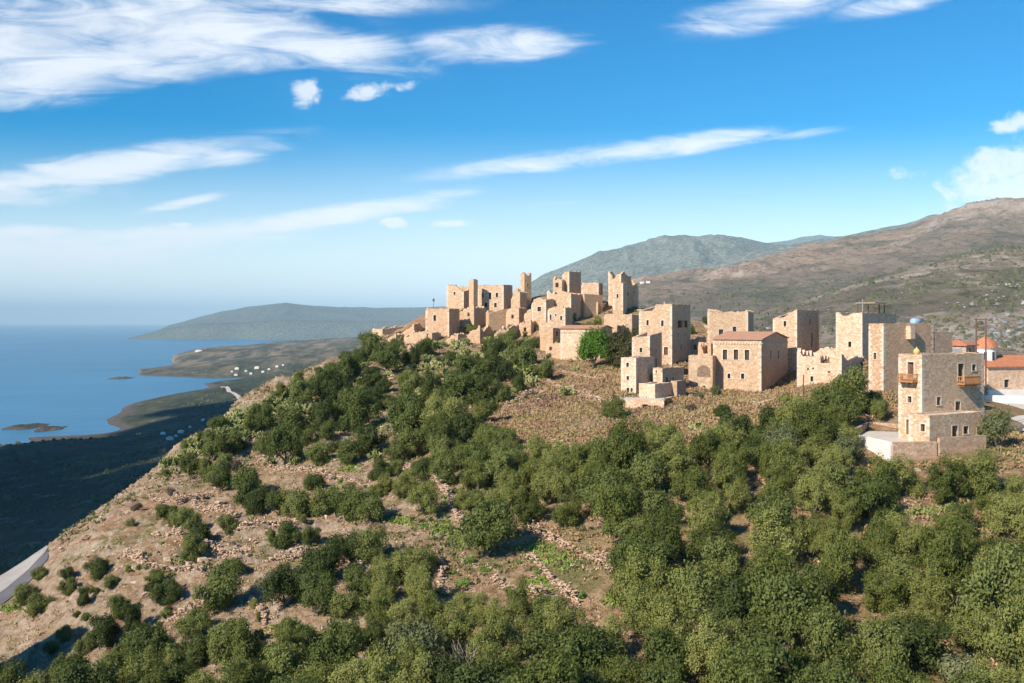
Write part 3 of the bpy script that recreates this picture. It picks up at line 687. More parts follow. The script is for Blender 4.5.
# church
E4 = House('church', 'small whitewashed stone church with orange tiled roof and domed drum at right edge', 'church', 984.5, 988, 1075, 397, 366.5, 190, 14, K3, roof='none', quoin=False, par=.2, minw=(6.5, 0),
    wins=[('R', 1006.8, 383.5, 1.1, 1.5)])
q_ = MB(); z_ = E4.ht
for (y0, y1, z0, z1) in ((-.4, 3.4, z_, z_+2.0), (3.4, 6.9, z_+2.0, z_)):
    a = E4.dl*y0-E4.dr*.4+zr*z0; b = E4.dl*y1-E4.dr*.4+zr*z1; L = E4.dr*(E4.WR+.8)
    q_.quad(a, a+L, b+L, b); q_.quad(a-zr*.2, b-zr*.2, b+L-zr*.2, a+L-zr*.2); q_.quad(a-zr*.2, a+L-zr*.2, a+L, a); q_.quad(a-zr*.2, a, b, b-zr*.2)
r_ = q_.build('roof', M_TILE, E4.root); E4.uvtile(r_, E4.dr, E4.dl)
q_ = MB()
for off in (.003, .4): q_.quad(E4.dr*off+zr*(z_-.05), E4.dr*off+E4.dl*6.5+zr*(z_-.05), E4.dr*off+E4.dl*3.4+zr*(z_+1.9))
q_.build('gable', M_WHITE, E4.root)
q_ = MB(); q_.box(E4.dr*E4.WR/2+E4.nR*.15+zr*.3, E4.dr*(E4.WR/2+.2), E4.nR*.2, zr*1.0); q_.build('plinth', M_WHITE, E4.root)
dc = E4.dr*2.2+E4.dl*3.4
q_ = MB(); q_.lathe(dc, [(1.95, z_-.3), (1.95, z_+3.2), (2.1, z_+3.25), (2.1, z_+3.5), (1.9, z_+3.55)], 24); dr_ = q_.build('dome_drum', M_WHITE, E4.root, False)
q_ = MB(); q_.lathe(dc, [(2.25, z_+3.45), (2.1, z_+3.9), (1.75, z_+4.5), (1.15, z_+5.1), (.4, z_+5.55), (.1, z_+5.65), (.06, z_+6.1), (0, z_+6.15)], 24)
dm = q_.build('dome', M_TILE, E4.root, True); E4.uvtile(dm, E4.dr, E4.dl)
for ang in (200, 245, 290, 335):
    d_ = np.array((math.cos(R(ang)), math.sin(R(ang)), 0)); e_ = np.array((-d_[1], d_[0], 0)); q_ = MB(); q_.box(dc+d_*1.95+zr*(z_+1.9), d_*.05, e_*.25, zr*.8); q_.build('window', mg, dr_)
# H-shaped electric pylon
c_ = P(981, 360, 150); pr_ = empty('power_pylon', tuple(c_)); tag(pr_, 'brown wooden H shaped power pylon between the balcony house and church dome', 'pylon')
hgt = (360-318)/F*150
for sg in (-.72, .72):
    q_ = MB(); q_.tube([(sg, 0, -4), (sg, 0, hgt)], [.13, .10], 7); q_.build('pole', M_RUST, pr_)
for zz in (.98, .72):
    q_ = MB(); q_.box((0, 0, hgt*zz-.1), (1.0 if zz > .9 else .72, 0, 0), (0, .06, 0), (0, 0, .07)); q_.build('crossbar', M_RUST, pr_)
# big machicolated tower, its wing, and the small houses before it
C1 = House('tower_house', 'tallest square tower in the middle, with a small projecting balcony box high up', 'tower', 639, 672, 690.4, 362, 303.9, 206, 59, K0, G_T, par=.5,
    topL=[(639, 311), (653.5, 311), (654.5, 304.2), (672, 303.9)], wins=[('L', 662.4, 323.3, .55, 1.2), ('L', 647.6, 322.7, .5, 1.1), ('R', 678, 335, .6, 1.0), ('R', 685, 335, .6, 1.0), ('R', 681, 347.6, .7, 1.3)], doors=[('L', 666, 351, .9, 1.6)])
for k in (-1, 0, 1):
    C1.box_part('box_turret', M_WOOD if k else K1, 'R', 681.5+k*3, 324, .55, 1.5, .55)
mb = MB(); c_ = C1.P0+C1.top_at(.2, .35)+zr*C1.ht; mb.tube([c_-zr*.5, c_+zr*.5], .05, 5); mb.lathe(c_+zr*.7, [(.0, -.1), (.3, .0), (.5, .2)], 14)
tag(mb.build('satellite_dish', M_WHITE, None, True), 'small white satellite dish on top of the tallest middle tower', 'satellite dish')
C2 = House('tower_house', 'small square tower in front of the tallest middle tower', 'tower', 632, 649.8, 661.8, 368, 335.7, 190, 60, K0, G_T, par=.4, topL=[(632, 337.5), (645, 336.5), (649.8, 335)], topR=[(650, 335.5), (661.8, 332)],
    wins=[('L', 641, 350, .55, .9), ('R', 656, 350.5, .5, .8)], doors=[('R', 656, 362.5, .8, 1.6)])
C3 = House('stone_house', 'pale two storey cube house with four tiny windows at the meadow edge', 'house', 621, 636, 654, 394, 357.5, 178, 55, K3, G_H, par=.12, roofmat=M_TILEP,
    wins=[('L', 627.6, 364.8, .5, .75), ('L', 627.8, 378, .5, .7), ('L', 628, 390, .5, .8), ('L', 633, 390, .4, .7)], doors=[('R', 651, 379.4, 1.0, 2.0)])
C4 = House('stone_house', 'low stone block with two dark openings right of the pale cube house', 'house', 653, 662.4, 683.7, 390, 368, 180, 48, K0, G_H, par=.3, doors=[('R', 667, 382, .7, 1.8)], wins=[('R', 673, 379.5, .5, .9), ('L', 656, 371.5, .4, .5)])
C5 = House('courtyard_wall', 'pale low courtyard block before the cube house door', 'wall', 639, 655, 672, 396, 384, 173, 52, K3, None, par=.5, quoin=False, ruin=False)
C5b = House('stone_shed', 'tiny flat roofed shed beside the low block with two openings', 'shed', 671, 677, 686, 391, 381, 177, 50, K2, None, par=.15, quoin=False)
C6 = House('threshing_terrace', 'raised stone terrace with arched vaults below the small cube houses', 'terrace', 610, 664, 683, 415, 400.5, 167.5, 72, K3, None, par=.05, quoin=False,
    wins=[('L', 645, 408, .9, 1.2, 'void'), ('L', 650.5, 409, .9, 1.2, 'void'), ('L', 656.5, 410, .9, 1.5, 'void'), ('L', 662, 411, .6, 1.5, 'void')])
C7 = House('tower_house', 'square ruined tower with ragged top behind the long red roofed house', 'tower', 707.5, 748, 753.7, 350, 311, 226, 75, K0, G_T, par=1.2, ruin=True, jit=.22,
    topL=[(707.5, 310), (712, 312.5), (722, 313.5), (732, 311.5), (742, 312), (748, 310)], topR=[(748, 310.5), (753.7, 312)], wins=[('L', 721, 333, 1.0, 1.7), ('L', 734.5, 329.5, .8, 1.3)])
C8 = House('long_house', 'long two storey house with pinkish tiled roof and tall shutters in the middle', 'house', 713, 761.3, 787.5, 391, 339.5, 186, 60, K0, G_H, roof='gable', roofmat=M_TILEP, cornice=.75,
    wins=[('L', 725, 354.7, .85, 1.9, 'shut'), ('L', 736, 354.7, .85, 1.9, 'shut'), ('L', 747, 355, .85, 1.9, 'shut'), ('L', 742.6, 376.2, .6, 1.0), ('L', 729, 376, .55, .9),
          ('R', 770.8, 354.7, .8, 1.7, 'shut'), ('R', 778.4, 354.3, .8, 1.7, 'shut')])
C8w = House('stone_house', 'low wing with big blocked arch joined left of the red roofed long house', 'house', 688.5, 712.6, 716, 386, 355.8, 187.2, 68, K0, G_H, par=.2, quoin=False, wins=[('L', 704, 388, .6, .9)], minw=(0, 6), topL=[(688.5, 355.5), (712.6, 355.8)])
a, z = C8w.on('L', 703.7, 372); q_ = MB(); d, n = C8w.dl, C8w.nL
arc = [d*(a+1.25*math.cos(t_))+n*.03+zr*(z+1.3*math.sin(t_)) for t_ in np.linspace(0, math.pi, 15)]+[d*(a-1.25)+n*.03+zr*(z-.9), d*(a+1.25)+n*.03+zr*(z-.9)]
q_.quad(*arc[::-1]); i0 = len(q_.v)
for k in range(17): A, B_ = arc[k], arc[(k+1) % 17]; q_.quad(A, B_, B_-n*.2, A-n*.2)
q_.build('blocked_arch', stone_material('arch_infill', (.75, .72, .72), 2.6, .62), C8w.root)
House('stone_ruin', 'small roofless fragment with empty window on the low wing, behind the long house', 'ruin', 698, 711, 716, 360, 343.5, 192, 72, K1, G_R, ruin=True, quoin=False, jit=.2, wins=[('L', 707, 349.5, .8, 1.6, 'void')], topL=[(698, 344), (702, 343), (702.6, 352), (705, 352), (705.4, 343), (711, 343)])
D1 = House('tower_house', 'tall tower with sloping parapet standing between long house and ruined walls', 'tower', 772.9, 797, 819, 374, 309.6, 204, 50, K0, G_T, par=3.2,
    topL=[(772.9, 318.3), (783, 317.6), (790, 313), (797, 309.6)], wins=[('L', 785, 323.7, .6, 1.1), ('R', 810, 322, .7, 1.2), ('R', 811.9, 339.8, .9, 3.2, 'shut')])
D2 = House('stone_ruin', 'wide roofless house with jagged gable walls at the edge of the olive grove', 'ruin', 797, 841.7, 868, 388, 352, 178, 62, K3, G_R, ruin=True, jit=.3,
    topL=[(797, 350), (800, 351), (803, 355), (812, 357), (816, 352), (822, 347.5), (828, 347), (832, 352), (836, 354), (841.7, 354)], topR=[(842, 355), (848, 360), (856, 356), (868, 357)],
    wins=[('L', 811.9, 378.8, .5, .9), ('L', 825, 359.5, 1.6, 1.3, 'void'), ('L', 808, 369, .35, .35, 'void'), ('L', 813, 368.5, .35, .35, 'void'), ('L', 829, 372, .4, .4, 'void')])
# ---- the upper village on the hilltop
A6 = House('stone_house', 'hilltop mansion block with row of three windows, left end of the summit', 'house', 477.5, 503.6, 512.4, 308, 284.6, 268, 66, K0, G_H, par=1.2,
    wins=[('L', 482.7, 295.3, .7, 1.2), ('L', 490, 296, .8, 1.9), ('L', 497, 295, .7, 1.2), ('L', 486, 305, .9, 1.2), ('L', 495.5, 305, .8, 1.2)])
House('tower_house', 'slim shaded turret joined left of the hilltop mansion block', 'tower', 472.3, 473.6, 477.8, 306, 279.5, 266, 40, K1, G_T, ruin=True, quoin=False, jit=.2, minw=(2, 0))
House('tower_house', 'broken pale tower with slanting top, leftmost of the summit buildings', 'tower', 446.6, 463.7, 476, 308, 286, 271, 62, K0, G_T, ruin=True, jit=.25,
    topL=[(446.6, 285), (455, 285.2), (458, 288), (463.7, 290.5)], topR=[(463.7, 291), (469, 289.5), (476, 288)], wins=[('L', 454.5, 293.4, .6, .8)])
House('stone_house', 'flat topped house with one window below the broken pale summit tower', 'house', 425.6, 449, 459.5, 336, 308.5, 255, 66, K1, G_H, ruin=True, jit=.2, wins=[('L', 434.8, 318, .8, 1.5)])
House('stone_ruin', 'long low roofless walls with a doorway under the one windowed house', 'ruin', 404, 432, 441, 343, 332.5, 250, 64, K0, G_R, ruin=True, jit=.35, topL=[(404, 337), (412, 334), (420, 331), (432, 332)], wins=[('L', 430, 337, .9, 1.7, 'void')], quoin=False)
House('stone_ruin', 'broken gable wall sloping down beside the leftmost low hut', 'ruin', 402, 414, 424, 338, 325, 258, 60, K1, G_R, ruin=True, jit=.25, topL=[(402, 333), (414, 325)], topR=[(414, 325), (419, 323), (424, 329)], quoin=False)
House('stone_ruin', 'low hut wall with square window, leftmost building of the village', 'ruin', 372, 382.5, 406.6, 338.5, 329, 262, 42, K0, G_R, ruin=True, jit=.15, wins=[('L', 377, 332.8, .6, .6)], topR=[(382.5, 329), (406, 326)], quoin=False)
House('stone_ruin', 'two standing wall stumps among cactus below the leftmost walls', 'ruin', 407.5, 416, 420, 360, 346, 238, 60, K1, G_R, ruin=True, jit=.3, topL=[(407.5, 344), (411, 346), (411.6, 354), (413.5, 354), (414, 347), (416, 346)], quoin=False)
House('garden_wall', 'long reddish rubble wall below the hilltop mansion', 'wall', 487, 489, 519, 324, 311, 256, 25, K1, None, ruin=True, jit=.2, topR=[(489, 313), (500, 310), (512, 308.5), (519, 309)], quoin=False, minw=(2, 0))
House('stone_ruin', 'collapsed house with split gable below the reddish rubble wall', 'ruin', 466, 480, 493, 340, 328, 247, 60, K1, G_R, ruin=True, jit=.4, topL=[(466, 336), (472, 331), (480, 325)], topR=[(480, 325), (484, 331), (489, 325), (493, 331)], quoin=False)
House('stone_ruin', 'grey roofless walls above the cactus slope, under the slim crenellated tower', 'ruin', 494, 507, 519, 343, 327, 243, 60, K2, G_R, ruin=True, jit=.35, topL=[(494, 334), (500, 329), (507, 331)], topR=[(507, 331), (513, 326), (519, 325)], quoin=False)
House('tower_house', 'slim crenellated tower standing alone between the mansion and the broken keep', 'tower', 520.4, 524.4, 531.4, 303, 274, 264, 35, K1, G_T, ruin=True, quoin=False, jit=.1,
    topR=[(524.4, 273), (526, 273), (526.3, 275.5), (529, 275.5), (529.3, 273), (531.4, 273)], topL=[(520.4, 273), (524.4, 273.5)], wins=[('R', 528, 285, .5, .9)])
House('stone_house', 'little pale house wall at the foot of the slim crenellated tower', 'house', 511, 520, 527, 305, 292, 260, 60, K0, G_H, ruin=True, jit=.2, topL=[(511, 298), (514, 289), (520, 288)], quoin=False)
B6 = House('stone_house', 'pale house with dark arched window on the left of the summit cluster', 'house', 531.4, 546, 554, 324, 299, 247, 60, K0, G_H, ruin=True, jit=.2, topL=[(531.4, 304), (534, 299), (540, 297.5), (546, 300.5)], wins=[('L', 539.3, 309, 1.0, 1.1)])
B7 = House('stone_house', 'lower pale house with three small openings, front of the summit cluster', 'house', 547.6, 565.3, 572.5, 325, 307.5, 241, 66, K0, G_H, ruin=True, jit=.15, topL=[(547.6, 309), (556, 306.5), (565, 306)], wins=[('L', 550.4, 317.2, .6, 1.3), ('L', 555.8, 315, .4, .5), ('L', 561.2, 318, .5, 1.0)])
B5 = House('stone_house', 'tall shaded block with pale left wall in the heart of the summit cluster', 'house', 547, 571, 583.7, 324, 293.5, 249, 62, K0, G_H, ruin=True, jit=.2, topL=[(547, 290), (552, 293), (562, 295), (571, 292.5)])
House('stone_house', 'dark blank block at the right side of the summit cluster', 'house', 581, 584.5, 602.7, 323, 295, 254, 35, K1, G_H, ruin=True, jit=.15, topR=[(584, 293.6), (594, 294.5), (602.7, 295)], quoin=False, minw=(5, 0))
B3 = House('tower_house', 'broken keep rising highest in the summit cluster', 'tower', 562.5, 569.2, 581, 300, 271.8, 262, 50, K1, G_T, ruin=True, jit=.15, topL=[(562.5, 274), (565, 271.5), (569, 271.5)], topR=[(569, 271.5), (581, 271.8)])
House('stone_ruin', 'pale wall stub with arched hole left of the broken keep', 'ruin', 553, 562, 568, 300, 279.5, 261, 66, K0, G_R, ruin=True, jit=.3, topL=[(553, 277.5), (555, 279), (562, 278.5)], wins=[('L', 557, 285, .9, 1.2, 'void')], quoin=False)
B4 = House('stone_house', 'square pale house behind the dark blank block of the summit', 'house', 581.4, 598.5, 602.7, 305, 282.9, 260, 68, K0, G_H, ruin=True, jit=.1, topL=[(581, 284), (590, 282.5), (598.5, 282.5)])
B8 = House('tower_house', 'tall ruined tower with ragged top, rightmost of the summit', 'tower', 608.4, 621, 638.5, 308, 276, 258, 45, K1, G_T, ruin=True, jit=.2,
    topL=[(608.4, 271), (611, 273), (613, 280), (616, 275), (621, 273)], topR=[(621, 274), (624, 271.5), (627, 275), (631.5, 277), (632, 285), (638.5, 285.5)], wins=[('R', 628, 294, .6, 1.0), ('R', 634, 292, .5, .8)])
House('stone_house', 'narrow pale house front leaning on the tall ruined summit tower', 'house', 613, 623, 627, 308, 282.5, 253, 66, K0, G_H, ruin=True, jit=.1, wins=[('L', 617.5, 296, .5, 1.0)], topL=[(613, 283.5), (618, 282), (623, 282)])
House('garden_wall', 'low crumbling wall below the tall ruined summit tower', 'wall', 604, 632, 640, 323, 314.5, 238, 66, K0, None, ruin=True, jit=.2, quoin=False)
B9 = House('stone_house', 'pale house with red tiled roof half hidden by the bright round tree', 'house', 560.5, 600, 612, 372, 328.5, 222, 68, K3, G_H, roof='gable', roofmat=M_TILEP, cornice=.8, deep=4)
House('stone_ruin', 'low broken house left of the red roofed house beside the round tree', 'ruin', 545.5, 562, 566, 366, 343, 226, 66, K0, G_R, ruin=True, jit=.35, topL=[(545.5, 346), (549, 342), (556, 343), (562, 341.5)], wins=[('L', 550.5, 348.5, .6, .8, 'void')], quoin=False)
House('stone_house', 'small brown roofed hut with a dark square window above the low broken house', 'house', 540, 553, 561, 342, 328, 233, 60, K1, G_H, par=.2, wins=[('R', 557, 333.5, .9, 1.2)], quoin=False, roofmat=M_TILEP)
House('stone_ruin', 'narrow wall strip with empty doorway at the left foot of the summit cluster', 'ruin', 524, 531, 537, 325, 310, 249, 60, K0, G_R, ruin=True, jit=.4, topL=[(524, 316), (528, 309), (531, 307)], quoin=False)
for (pl, pc, pr, pb, pt, Y, th, m_, lab, tl, tr_) in (
  (452, 463, 470, 322, 311, 264, 60, K1, 'low broken walls right of the one windowed house', [(452,315),(458,311),(463,313)], None),
  (463, 474, 486, 318, 307, 262, 55, K0, 'low pale walls under the hilltop mansion, left part', [(463,310),(474,306)], None),
  (506, 519, 528, 321, 308, 255, 60, K0, 'small roofless room right of the reddish rubble wall', [(506,312),(512,307),(519,308)], None),
  (519, 531, 540, 334, 321, 246, 62, K1, 'roofless room stepping down below the empty doorway strip', [(519,324),(526,321),(531,323)], None),
  (539, 551, 560, 334, 322, 243, 64, K0, 'low front wall under the pale arched window house', [(539,325),(545,321.5),(551,323)], None),
  (446, 458, 466, 345, 334, 246, 58, K1, 'tumbled hut walls left of the split gable ruin', [(446,341),(452,335),(458,336)], None),
  (586, 598, 606, 316, 303, 256, 66, K0, 'pale walls in the gap left of the tall ruined tower', [(586,306),(592,302.5),(598,304)], None),
  (387, 396, 404, 345, 334, 256, 50, K1, 'stub of wall right of the leftmost low hut', [(387,340),(396,334)], None),
  (605, 617, 626, 336, 325, 232, 64, K0, 'low ruined room above the bright round pine, right side', [(605,328),(612,325),(617,326)], None),
  (690, 700, 706, 352, 338, 214, 60, K1, 'low shaded wall between the tallest middle tower and the long house', [(690,342),(700,340)], None)):
    House('stone_ruin', lab, 'ruin', pl, pc, pr, pb, pt, Y, th, m_, G_R, ruin=True, jit=.35, quoin=False, topL=tl, wins=[('L', (pl+pc)/2, (pb+pt)/2+2, .7, 1.0, 'void')])
# pole on the hill
c_ = P(433.6, 309, 258); mb = MB(); mb.tube([c_-zr*3, c_+zr*3.0], [.08, .05], 5); mb.box(c_+zr*2.3, (.25, 0, 0), (0, .05, 0), (0, 0, .35)); tag(mb.build('pole', M_RUST), 'short rusty pole on the roof of the leftmost summit house', 'pole')
# ---- white terrace of the near house
def wall_run(name, label, pts3, h, th, mat, cat='wall', deep=2.0, root=None):
    mb = MB(); q = [np.array(p) for p in pts3]
    for k in range(len(q)-1):
        a, b = q[k], q[k+1]; d = b-a; L = np.linalg.norm(d[:2]); dn = np.array((d[0], d[1], 0))/L; nn = np.array((-dn[1], dn[0], 0))*th/2
        ext = dn*(th/2 if k < len(q)-2 else 0)
        i = len(mb.v)
        for (p, e) in ((a, -0*dn), (b, ext)):
            for s_, zz in ((-1, -deep), (1, -deep), (1, h), (-1, h)): mb.v.append(tuple(p+e+nn*s_+zr*(zz+(.002*k))))
        mb.f += [tuple(i+j for j in f) for f in ((0, 4, 5, 1), (1, 5, 6, 2), (2, 6, 7, 3), (3, 7, 4, 0), (0, 1, 2, 3), (4, 7, 6, 5))]
    return tag(mb.build(name, mat), label, cat)
T0 = P(852, 437, 131); T1 = P(891, 455, 121.3); T2 = P(936, 449.5, 122); T3 = P(985, 445, 125)
T1[2] = T0[2] = T2[2] = T3[2] = CZ-(445.5-HOR)/F*122
zt = T1[2]
wall_run('terrace_wall', 'white painted low wall on the left side of the terrace by the balcony house', [T0, T1], .5, .35, M_WHITE, deep=2.9)
wall_run('garden_wall', 'grey stone wall with flat top along the front edge of the white terrace', [T1+np.array((.2, 0, 0)), T2], .5, .4, K2, deep=2.9)
wall_run('garden_wall', 'grey stone parapet under the ground floor door of the balcony house', [T2+np.array((.3, 0, 0)), T3], .95, .4, K2, deep=2.6)
wall_run('garden_wall', 'grey rubble wall along the back edge of the white terrace', [T0+np.array((.4, .3, 0)), P(868, 428, 141)*np.array((1, 1, 0))+zr*zt, P(899, 428, 138)*np.array((1, 1, 0))+zr*zt], 1.0, .4, K2, deep=2)
mb = MB(); q5 = [T0, T1, T2, T3, T3+np.array((1, 7, 0)), P(868, 428, 141)*np.array((1, 1, 0))+zr*zt]
mb.quad(*[p+zr*.05 for p in q5]); mb.quad(*[p-zr*1.5 for p in q5][::-1])
for k in range(6): mb.quad(q5[k]-zr*1.5, q5[(k+1) % 6]-zr*1.5, q5[(k+1) % 6]+zr*.05, q5[k]+zr*.05)
tag(mb.build('terrace_paving', M_CONC), kind='structure')
# ---------------------------------------------------------------- foliage
def leaf_material(name, cols, var=.6, trans=.22, patch=.9):
    m, t, b = material(name)
    oi = t.new('ShaderNodeObjectInfo'); pos = t.new('ShaderNodeNewGeometry').outputs['Position']
    f = t.m('ADD', t.m('MULTIPLY', t.noise(pos, 2.2, 3, .7), .62), t.m('MULTIPLY', oi.outputs['Random'], var))
    c = t.ramp(f, [(.22, cols[0]), (.5, cols[1]), (.78, cols[2])])
    t.put(b.inputs['Base Color'], c); b.inputs['Roughness'].default_value = .6; b.inputs['Specular IOR Level'].default_value = .25
    tr = t.new('ShaderNodeBsdfTranslucent'); t.put(tr.inputs[0], t.mix(1.0, c, (1.3, 1.4, .6), 'MULTIPLY'))
    ms = t.new('ShaderNodeMixShader'); ms.inputs[0].default_value = trans; t.l.new(b.outputs[0], ms.inputs[1]); t.l.new(tr.outputs[0], ms.inputs[2])
    t.l.new(ms.outputs[0], t.n['Material Output'].inputs[0]); return m
L_OLIVE = leaf_material('olive_leaves', ((.054, .070, .012), (.125, .146, .028), (.225, .235, .065)))
L_DARK = leaf_material('dark_evergreen_leaves', ((.034, .050, .010), (.080, .104, .021), (.155, .175, .046)))
L_BRIGHT = leaf_material('bright_pine_needles', ((.05, .115, .008), (.095, .19, .014), (.15, .26, .025)), .1)
L_SPURGE = leaf_material('spurge_leaves', ((.10, .17, .03), (.16, .25, .05), (.23, .32, .08)), .3)
L_BROWN = leaf_material('olive_brown_leaves', ((.045, .045, .014), (.085, .078, .024), (.13, .115, .04)), .2)
L_PURPLE = leaf_material('dry_twiggy_scrub', ((.075, .055, .042), (.13, .095, .07), (.19, .14, .10)), .4)
L_GREY = leaf_material('silver_grey_leaves', ((.10, .115, .045), (.16, .175, .075), (.25, .26, .14)), .3)
L_CACT = leaf_material('cactus_skin', ((.12, .15, .04), (.25, .27, .09), (.44, .42, .19)), .35, 0)
M_BARK = plain('grey_bark', (.10, .08, .06), (.20, .165, .125), 4)
def quads(C, Nn, A, la, lb, bend=0):
    """leaf quads: centres, normals, long axis, half length, half width"""
    B = np.cross(Nn, A); B /= np.linalg.norm(B, axis=1, keepdims=True)+1e-9; A = np.cross(B, Nn)
    la = la[:, None]; lb = lb[:, None]
    V = np.stack([C-A*la, C+B*lb, C+A*la, C-B*lb], 1).reshape(-1, 3)
    return V, np.arange(len(V)).reshape(-1, 4)
def unit(n, g):
    v = g.normal(size=(n, 3)); return v/np.linalg.norm(v, axis=1, keepdims=True)
def crown_mesh(name, mat, n, seed, lr=(.30, .50), leaf=.055, lobes=11, flat=.8, low=.3, rag=.16, spread=.6):
    g = np.random.default_rng(seed)
    LC = unit(lobes, g)*(g.random((lobes, 1))**.5)*spread; LC[:, 2] = LC[:, 2]*flat*.75; LR = g.uniform(lr[0], lr[1], lobes); LC[0] = (0, 0, 0); LR[0] = .55
    # twig sprays: many small tufts on the lobes, leaves around each
    nt_ = n//14; k = g.integers(0, lobes, nt_); d = unit(nt_, g); d[:, 2] = np.where(d[:, 2] < -.35, -d[:, 2]*.6, d[:, 2])
    rr = LR[k]*(g.random(nt_)**.28)*(1+g.normal(size=nt_)*rag)
    T = LC[k]+d*rr[:, None]*np.array((1, 1, flat+.1)); keep = g.random(nt_) < .93
    T = T[keep]; d = d[keep]; m_ = len(T); kk = np.repeat(np.arange(m_), 15)
    out = T[kk]/ (np.linalg.norm(T[kk], axis=1, keepdims=True)+1e-6)
    C = T[kk]+g.normal(size=(len(kk), 3))*.062+out*g.random((len(kk), 1))*.05
    C[:, 2] = np.maximum(C[:, 2], -low*1.15+g.random(len(kk))*.1)
    dd = d[kk]; N_ = unit(len(kk), g)*.75+dd*.75+out*.35+np.array((0, 0, .15)); N_ /= np.linalg.norm(N_, axis=1, keepdims=True)
    A_ = unit(len(kk), g)+out*.8+np.array((0, 0, .5))
    s_ = g.uniform(.6, 1.25, len(kk))*leaf
    V, Fq = quads(C, N_, A_, s_, s_*.48); V[:, 2] += low
    return npmesh(name, V, Fq, mat)
def trunk_mesh(seed, h=.34, n=3):
    g = random.Random(seed); mb = MB()
    mb.tube([(0, 0, -.25), (g.uniform(-.03, .03), g.uniform(-.03, .03), h*.35), (g.uniform(-.05, .05), g.uniform(-.05, .05), h*.7)], [.085, .065, .055], 7)
    for k in range(n):
        a = 2*math.pi*(k+g.random()*.6)/n; c, s_ = math.cos(a), math.sin(a)
        mb.tube([(0, 0, h*.5), (c*.14, s_*.14, h*.95), (c*.34, s_*.34, h*1.6), (c*.42, s_*.42, h*2.0)], [.055, .042, .025, .01], 5)
    me = bpy.data.meshes.new('trunk'); me.from_pydata(mb.v, [], mb.f); me.materials.append(M_BARK); return me
CR = {}
for nm, mat, cnt, n, kw in (('olive', L_OLIVE, 7, 15500, dict(leaf=.037, lobes=26, flat=1.1, low=.72, rag=.13, spread=.86, lr=(.17, .34))),
                            ('dark', L_DARK, 6, 13500, dict(leaf=.041, lobes=17, flat=1.0, low=.56, rag=.10, spread=.72, lr=(.22, .40))),
                            ('brown', L_BROWN, 2, 9000, dict(leaf=.044, lobes=12, flat=.95, low=.5, rag=.16)),
                            ('silver', L_GREY, 3, 7800, dict(leaf=.045, lobes=13, flat=.95, low=.6, rag=.16)),
                            ('bright', L_BRIGHT, 1, 14000, dict(leaf=.040, lobes=16, flat=.95, low=.62, rag=.05, spread=.55)),
                            ('spurge', L_SPURGE, 2, 2600, dict(leaf=.07, lobes=7, flat=.8, low=.25, rag=.05)),
                            ('purple', L_PURPLE, 2, 4200, dict(leaf=.05, lobes=9, flat=.75, low=.3, rag=.16))):
    CR[nm] = [crown_mesh('crown', mat, n, 100*len(CR)+i, **kw) for i in range(cnt)]
TR = [trunk_mesh(i) for i in range(4)]
def cactus_mesh(seed):
    g = np.random.default_rng(seed); V = []; Fq = []; n = 0
    pads = []
    for k in range(9):
        a = g.uniform(0, 6.28); r0 = g.uniform(.0, .55); p = np.array((r0*math.cos(a), r0*math.sin(a), -.05)); d = np.array((math.cos(a)*.4, math.sin(a)*.4, 1.)); stack = [(p, d, 0)]
        while stack:
            p, d, lv = stack.pop(); d = d/np.linalg.norm(d); L = g.uniform(.19, .27)
            pads.append((p+d*L*.5, d, L)); q = p+d*L*.92
            if lv < 4:
                for _ in range(2 if g.random() < .62 else 1):
                    stack.append((q, d+g.normal(size=3)*.55+np.array((0, 0, .12)), lv+1))
    pads = [p for p in pads if p[0][2] > -.1][:150]
    for (c, d, L) in pads:
        nrm = np.cross(d, g.normal(size=3)); nrm /= np.linalg.norm(nrm); b = np.cross(d, nrm); th = .022; ring = []
        for s_ in (-1, 1):
            for j in range(8):
                t_ = 2*math.pi*j/8; V.append(c+d*math.cos(t_)*L*.55+b*math.sin(t_)*L*.36*(1+.15*math.cos(t_))+nrm*th*s_)
        o = n; n += 16
        for j in range(8): j2 = (j+1) % 8; Fq.append((o+j, o+j2, o+8+j2, o+8+j))
        for s_ in (0, 8):
            Fq.append((o+s_, o+s_+1, o+s_+2, o+s_+3)); Fq.append((o+s_, o+s_+3, o+s_+4, o+s_+7)); Fq.append((o+s_+4, o+s_+5, o+s_+6, o+s_+7))
    return npmesh('prickly_pear', V, Fq, L_CACT)
CA = [cactus_mesh(i) for i in range(5)]

